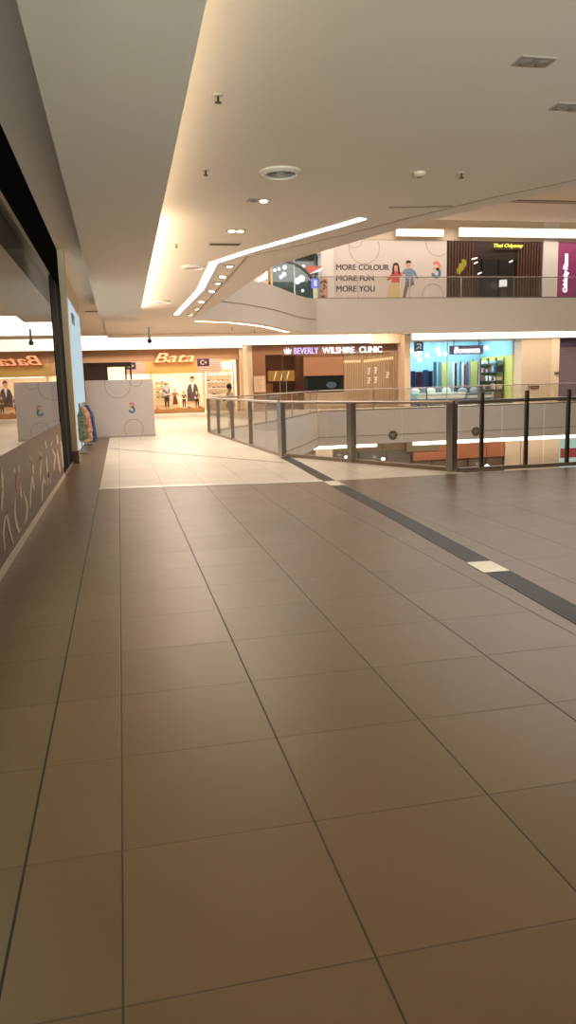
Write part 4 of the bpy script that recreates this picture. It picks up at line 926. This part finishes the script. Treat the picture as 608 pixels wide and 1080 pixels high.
pflat([(428.4, 296), (426.2, 307), (425.0, 314), (428.2, 314.4), (430.8, 303), (433.2, 303), (434.6, 301.2), (437.4, 300.6), (436.2, 295)], 'printed_trousers', (120, 104, 98), 1)
pflat([(427.4, 284), (424.4, 287), (424.6, 289.6), (427.8, 289), (428, 297), (436.4, 296.4), (435.8, 288.6), (440, 294.6), (441.6, 293.6), (438.2, 286.4), (434.6, 283)], 'printed_blue_shirt', (118, 138, 158), 2)
pflat([(429, 277.4), (429, 281.4), (431, 284), (433.2, 281.2), (433, 277)], 'printed_male_face', (206, 154, 122), 3)
pflat([(428.4, 278.6), (428.6, 275.6), (431, 274.4), (433.6, 275.4), (434, 278.4), (432.4, 277.2), (430, 277.4)], 'printed_short_hair', (46, 32, 30), 4)
sxx, szz = P40(460.5, 284.5); swirl(uh, sxx, szz, .86, 40.0)
struct('wall_pillar_upper', MB().box(PY(339, 290, 40).x, hx0, 39.9, 40.6, Z1, 9.95), WHITE)
struct('wall_pillar_spa', MB().box(PY(572.5, 290, 40).x, PY(588, 290, 40).x, 39.95, 40.6, Z1, 9.95), WHITE)
struct('wall_upper_head', MB().box(hx0, 30, 40.0, 40.5, 8.88, 9.95), mat('upper_head', (214, 196, 176), .7))
struct('wall_upper_side', MB().box(-6, PY(281, 290, 40).x-.02, 40.0, 40.5, Z1, 9.95), _mc['upper_head'])
struct('wall_corner_head', MB().box(PY(281, 290, 40).x-.02, hx0-.5, 40.0, 40.5, 8.14, 9.95), _mc['upper_head'])
# spa
sp_ = thing('storefront', 'dark brown panelled spa front upstairs with a glowing yellow sign', 'shop front', (20.8, 40, Z1))
tx0, tx1 = PY(472.3, 290, 40).x, PY(572, 290, 40).x
MB().box(tx0, tx1, 40.05, 40.3, Z1, 8.88).build('dark_panel', mat('spa_dark', (52, 38, 34), .35, var=.2, scale=1.5), sp_)
RB = mat('spa_rib', (96, 62, 48), .45)
for k in range(9):
    for j in range(2):
        x = tx0+.12+k*.17 if j == 0 else tx1-.12-k*.17
        MB().box(x-.03, x+.03, 39.98, 40.06, Z1, 8.85).build('rib', RB, sp_)
MB().box(tx0+2.0, tx0+4.05, 39.99, 40.06, Z1, 7.9).build('glass_door', mat('spa_glass', (46, 42, 44), .12), sp_)
for x in (tx0+2.0, tx0+3.0, tx0+4.0): MB().box(x, x+.05, 39.96, 40.0, Z1, 7.92).build('door_frame', BLACK, sp_)
b = MB()
for (a, b_), r_ in (((485, 285), .17), ((487.6, 281), .2), ((489.4, 276.6), .17), ((484, 287.6), .1), ((490.6, 279), .1)):
    x, z = P40(a, b_); b.sphere((x, 40.0, z), r_, 1, .15, 1.1, 12)
b.build('gold_emblem', emit('spa_gold', (190, 168, 60), .8), sp_, smooth=True)
for a, b_, w_ in ((500.5, 273, .16), (502, 277.5, .1), (506, 288.5, .1), (539, 276, .1)):
    x, z = P40(a, b_); MB().prism([(x-w_, z-.06), (x+w_, z+.02), (x+w_, z+.08), (x-w_, z)], 39.94, 39.98, 'y').build('wall_light', emit('spa_lamp', (255, 240, 216), 2.5), sp_)
so = thing('shop_sign', 'glowing yellow two-word sign at the top of the dark spa front', 'shop sign', (21.5, 39.95, 8.45))
(ax, az), (bx, bz) = P40(520, 263.2), P40(551, 256.2)
text('Thai Odyssey', 'sign_letters', ax, bx, az+.05, bz-.08, 39.9, emit('spa_sign_glow', (255, 236, 90), 1.6), so, .06, .015, .2)
MB().box(ax, bx, 39.88, 39.93, az+.0, az+.05).build('mounting_rail', mat('sign_rail', (70, 54, 40), .5), so)
ln = thing('lantern', 'small white box lantern standing inside the upstairs balustrade before the spa', 'lantern', (*P40(531, 299)[:1], 39.5, Z1))
x = PY(531, 299, 39.5).x; z = PY(531, 302.5, 39.5).z
MB().box(x-.14, x+.14, 39.36, 39.64, Z1, z, .02).build('stand', mat('lantern_dark', (52, 44, 40), .5), ln)
MB().box(x-.16, x+.16, 39.34, 39.66, z, z+.36, .02).build('shade', emit('lantern_glow', (244, 240, 226), 1.1), ln); MB().box(x-.18, x+.18, 39.32, 39.68, z+.36, z+.39).build('lid', _mc['lantern_dark'], ln)
# purple fitness front
pf = thing('storefront', 'magenta and violet shop front upstairs at the picture edge with a vertical glowing sign', 'shop front', (26, 40, Z1))
vx = PY(588, 290, 40).x
MB().box(vx+.03, vx+1.2, 40.0, 40.2, Z1+.02, 8.85).build('magenta_panel', mat('magenta', (150, 60, 112), .4), pf)
MB().box(vx+1.2, vx+3.5, 40.05, 40.2, Z1+.02, 8.5).build('blue_panel', emit('violet_glow', (96, 112, 178), .55), pf)
MB().box(vx+1.2, vx+3.5, 40.0, 40.2, 8.5, 8.85).build('magenta_panel', mat('magenta_b', (196, 60, 100), .4), pf)
vs = thing('shop_sign', 'tall vertical sign of glowing white script on the magenta shop front upstairs', 'shop sign', (vx+.7, 39.95, 5.95))
(ax, az), (bx, bz) = P40(593.2, 308), P40(600.2, 268)
text('Celebrity Fitness', 'sign_letters', ax+.02, bx, az, bz, 39.97, emit('script_white', (255, 248, 255), 1.8), vs, .06, .012, .2, True)
MB().box(ax+.05, bx-.05, 39.975, 40.0, az-.05, bz+.05).build('backing_bar', mat('magenta_dark', (110, 44, 92), .4), vs)
# glazed shop behind the curved edge
cg = thing('storefront', 'glazed corner shop upstairs with cream posts, behind the curved slab edge', 'shop front', (9, 40, Z1))
gx0, gx1 = PY(283, 290, 40).x, PY(333, 290, 40).x
MB().box(gx0, gx1, 40.02, 40.05, Z1, 8.02).build('glass_pane', glass('corner_glass', (.62, .68, .66), 1.7, .02, .08, (120, 140, 136)), cg)
for a, w_, m_ in ((281.8, .09, 'post_warm'), (286.4, .1, 'post_warm'), (310.5, .07, 'post_pale'), (333, .06, 'post_dark')):
    c_ = {'post_warm': (226, 180, 124), 'post_pale': (190, 196, 190), 'post_dark': (86, 76, 78)}[m_]
    x = PY(a, 290, 40).x; MB().box(x-w_/2, x+w_/2, 39.95, 40.1, Z1, 8.05).build('post', mat(m_, c_, .45), cg)
MB().box(gx0-.1, gx1+.1, 39.95, 40.1, 8.02, 8.12).build('head_rail', mat('head_dark', (70, 62, 60), .5), cg)
pa = [PY(a, b_, 39.9) for a, b_ in ((300, 275), (308, 276.5), (316, 280), (324, 286), (330, 293), (333.5, 303), (333.6, 309))]
MB().tube([tuple(q) for q in pa], .06, 8).build('curved_frame', mat('curve_dark', (92, 84, 86), .4), cg, smooth=True)
for i, (a, b_, r_) in enumerate([(300.5, 282, .11), (299.8, 289.3, .12), (296.5, 292.2, .10), (314, 296.3, .17), (318.2, 293.8, .18), (320, 281.6, .13), (319.5, 306.5, .08), (294.5, 283.6, .09), (290, 285, .09)]):
    q = PY(a, b_, 40.7+.2*(i % 3)); Y = q.y
    t = thing('globe_lamp', f'white globe lamp in the upstairs corner shop, {ords[i]} listed from its middle post', 'lamp', tuple(q), 'globe lamps upstairs')
    t['label'] = 'white globe lamp inside the glazed corner shop upstairs, ' + ['above the two near the middle post', 'upper of two near the middle post', 'lower of two near the middle post', 'smaller of two big ones', 'biggest one, by the dark curved frame', 'high under the dark curved frame', 'small and low past the middle post', 'high by the cream posts', 'small one closest to the cream posts'][i]
    MB().sphere(tuple(q), r_, n=14).build('globe', emit('corner_glow', (244, 250, 255), 4.), t, smooth=True); MB().tube([(q.x, Y, q.z+r_*.9), (q.x, Y, 8.3)], .012, 6).build('cord', _mc['curve_dark'], t)
struct('wall_corner_shop', MB().box(gx0-.5, hx0, 42.0, 42.1, Z1, 9.95).box(gx0-.6, hx0, 40.6, 42.0, 8.3, 8.4), mat('corner_wall', (120, 126, 120), .6))
rs_ = thing('shop_sign', 'small red and white sign flap upstairs beside the glazed corner shop', 'shop sign', (*P40(331, 284)[:1], 39.8, 7.6))
pts = [PY(a, b_, 39.8) for a, b_ in ((321, 281), (339.5, 280.5), (338.5, 285), (331, 288), (327, 289.5))]
MB().prism([(q.x, q.z) for q in pts], 39.78, 39.84, 'y').build('red_plate', mat('flap_red', (196, 110, 92), .5), rs_)
pts = [PY(a, b_, 39.76) for a, b_ in ((327, 289), (333, 285.4), (340.5, 281.6), (340.2, 284.6), (334, 287.4))]
MB().prism([(q.x, q.z) for q in pts], 39.74, 39.78, 'y').build('white_corner', emit('flap_white', (244, 240, 236), 1.1), rs_)
bb = thing('light_box', 'violet-blue light box upstairs between the corner shop and the white pillar', 'light box', (10.2, 39.6, Z1))
q0, q1 = PY(328.5, 293.5, 39.6), PY(337.5, 304, 39.6)
MB().box(q0.x, q1.x, 39.58, 39.7, q1.z, q0.z, .03).build('lit_face', emit('violet_box', (142, 146, 226), .9), bb)
MB().box(q0.x+.12, q1.x-.14, 39.56, 39.58, q1.z+.1, q0.z-.1).build('pale_figure', emit('box_pale', (206, 216, 250), 1.1), bb)
MB().box(q0.x+.1, q1.x-.1, 39.58, 39.68, Z1, q1.z).build('lower_panel', mat('box_lower', (206, 206, 176), .5), bb)
pb = thing('wall_panel', 'pinkish brown patterned wall panel upstairs next to the white pillar', 'wall panel', (10.6, 39.85, Z1))
q0, q1 = PY(337.5, 293, 39.85), PY(346, 317, 39.85)
MB().box(q0.x, q1.x, 39.83, 39.89, Z1, q0.z).build('board', mat('panel_pink', (196, 158, 138), .6, var=.3, scale=5), pb)
b = MB(); rp = random.Random(5)
for k in range(16):
    x = rp.uniform(q0.x+.08, q1.x-.1); z = rp.uniform(Z1+.2, q0.z-.1); b.box(x-.07, x+.07, 39.815, 39.83, z-.05, z+.05, .01)
b.build('printed_patch', mat('panel_brown', (140, 94, 78), .6), pb)
cove_ = thing('ceiling_cove_light', 'short bright lamp bar above the glazed corner shop upstairs', 'cove light', (9.4, 39.7, 8.15), 'long cove lights')
q0, q1 = PY(308, 277, 39.7), PY(334, 274.4, 39.7)
MB().box(q0.x, q1.x, 39.7, 39.8, 8.16, 8.32).build('diffuser', emit('corner_bar', (255, 244, 226), 4.), cove_); MB().box(q0.x-.05, q1.x+.05, 39.76, 40.0, 8.14, 8.34).build('housing', WHITE, cove_)
t = thing('ceiling_light_line', 'slanting bright light bar upstairs seen past the curved slab edge', 'light line', (7, 39, 7.2))
q0, q1 = PY(268, 297, 38), PY(282, 289, 38)
MB().prism([(q0.x, q0.z-.1), (q1.x, q1.z-.2), (q1.x, q1.z+.12), (q0.x+.1, q0.z)], 38.0, 38.1, 'y').build('diffuser', emit('slant_bar', (255, 246, 230), 4.), t)
MB().prism([(q0.x, q0.z-.12), (q1.x, q1.z-.22), (q1.x, 9.6), (q1.x-.05, 9.6), (q1.x-.05, q1.z), (q0.x, q0.z)], 38.05, 38.15, 'y').build('hanger_plate', WHITE, t)

# ------------------------------------------------------------------ lamps that belong to the rooms, and an added fill
DN = (0, 0, 0)
light('shoe_shop_lamps', 'AREA', (1.5, 44.6, 3.25), 420, (255, 222, 176), 8, 1.6, DN)
light('shoe_window_lamps', 'AREA', (3.2, 43.5, 2.18), 60, (255, 226, 184), 2.4, .5, DN)
light('clinic_lamps', 'AREA', (9, 42.6, 3.4), 40, (255, 206, 150), 2, 1, DN)
light('bedding_lamps', 'AREA', (18.8, 42, 3.85), 330, (196, 232, 255), 5.5, 3, DN)
light('corner_shop_lamps', 'AREA', (9.5, 41.2, 8.25), 40, (214, 236, 240), 2, .8, DN)
light('walkway_end_lamps', 'AREA', (1.4, 31, 3.83), 420, (255, 216, 166), 3.5, 9, DN)
light('walkway_mid_lamps', 'AREA', (1.6, 18, 3.83), 240, (255, 214, 164), 2.0, 10, DN)
light('far_walk_lamps', 'AREA', (17, 38.0, 3.83), 420, (255, 222, 180), 18, .8, DN)
light('upper_walk_lamps', 'AREA', (17, 38.6, 9.5), 420, (255, 224, 184), 20, .8, DN)
light('lower_walk_lamps', 'AREA', (17, 38.6, -1.8), 260, (255, 226, 186), 18, .8, DN)
light('atrium_lamps', 'AREA', (16, 24, 9.5), 1900, (255, 238, 222), 14, 10, DN)
light('upper_left_lamps', 'AREA', (5, 35, 9.5), 420, (255, 238, 222), 6, 6, DN)

light('shoe_wall_lamps', 'AREA', (5.7, 43.9, 2.75), 45, (255, 236, 206), 1.4, .3, (math.radians(35), 0, 0))
light('shoe_front_wash', 'AREA', (2, 41.9, 4.0), 110, (255, 226, 184), 9, .3, (math.radians(40), 0, 0))
light('clinic_front_wash', 'AREA', (11, 39.7, 4.0), 90, (255, 222, 180), 8, .3, (math.radians(40), 0, 0))
light('downlight_lamp', 'SPOT', (2.0, 10.59, 3.78), 70, (255, 218, 172), .3, rot=(math.radians(-30), 0, 0), spot=110)
light('downlight_lamp', 'SPOT', (2.0, 12.6, 3.78), 50, (255, 218, 172), .3, rot=(math.radians(-30), 0, 0), spot=110)
light('left_shop_lamps', 'AREA', (-1.7, 4.2, 3.0), 260, (216, 236, 196), .8, 2.6, (0, math.radians(-35), 0))
# added unseen lamp behind the viewer, below floor level, to brighten the ceiling alone
light('ceiling_fill_lamp', 'AREA', (.5, -9, -.75), 3100, (204, 228, 206), 8, 1.0, (math.radians(105), 0, 0))

w = bpy.data.worlds.new('world'); S.world = w; w.use_nodes = True
bg = w.node_tree.nodes['Background']; bg.inputs[0].default_value = (*lin((222, 214, 200)), 1); bg.inputs[1].default_value = .12

S.view_settings.view_transform = 'Standard'; S.view_settings.look = 'None'
S.view_settings.exposure = 0.0; S.view_settings.gamma = 1; S.view_settings.use_curve_mapping = False
S.cycles.use_denoising = True
S.cycles.max_bounces = 8; S.cycles.diffuse_bounces = 4; S.cycles.transparent_max_bounces = 16
S.cycles.sample_clamp_indirect = 6
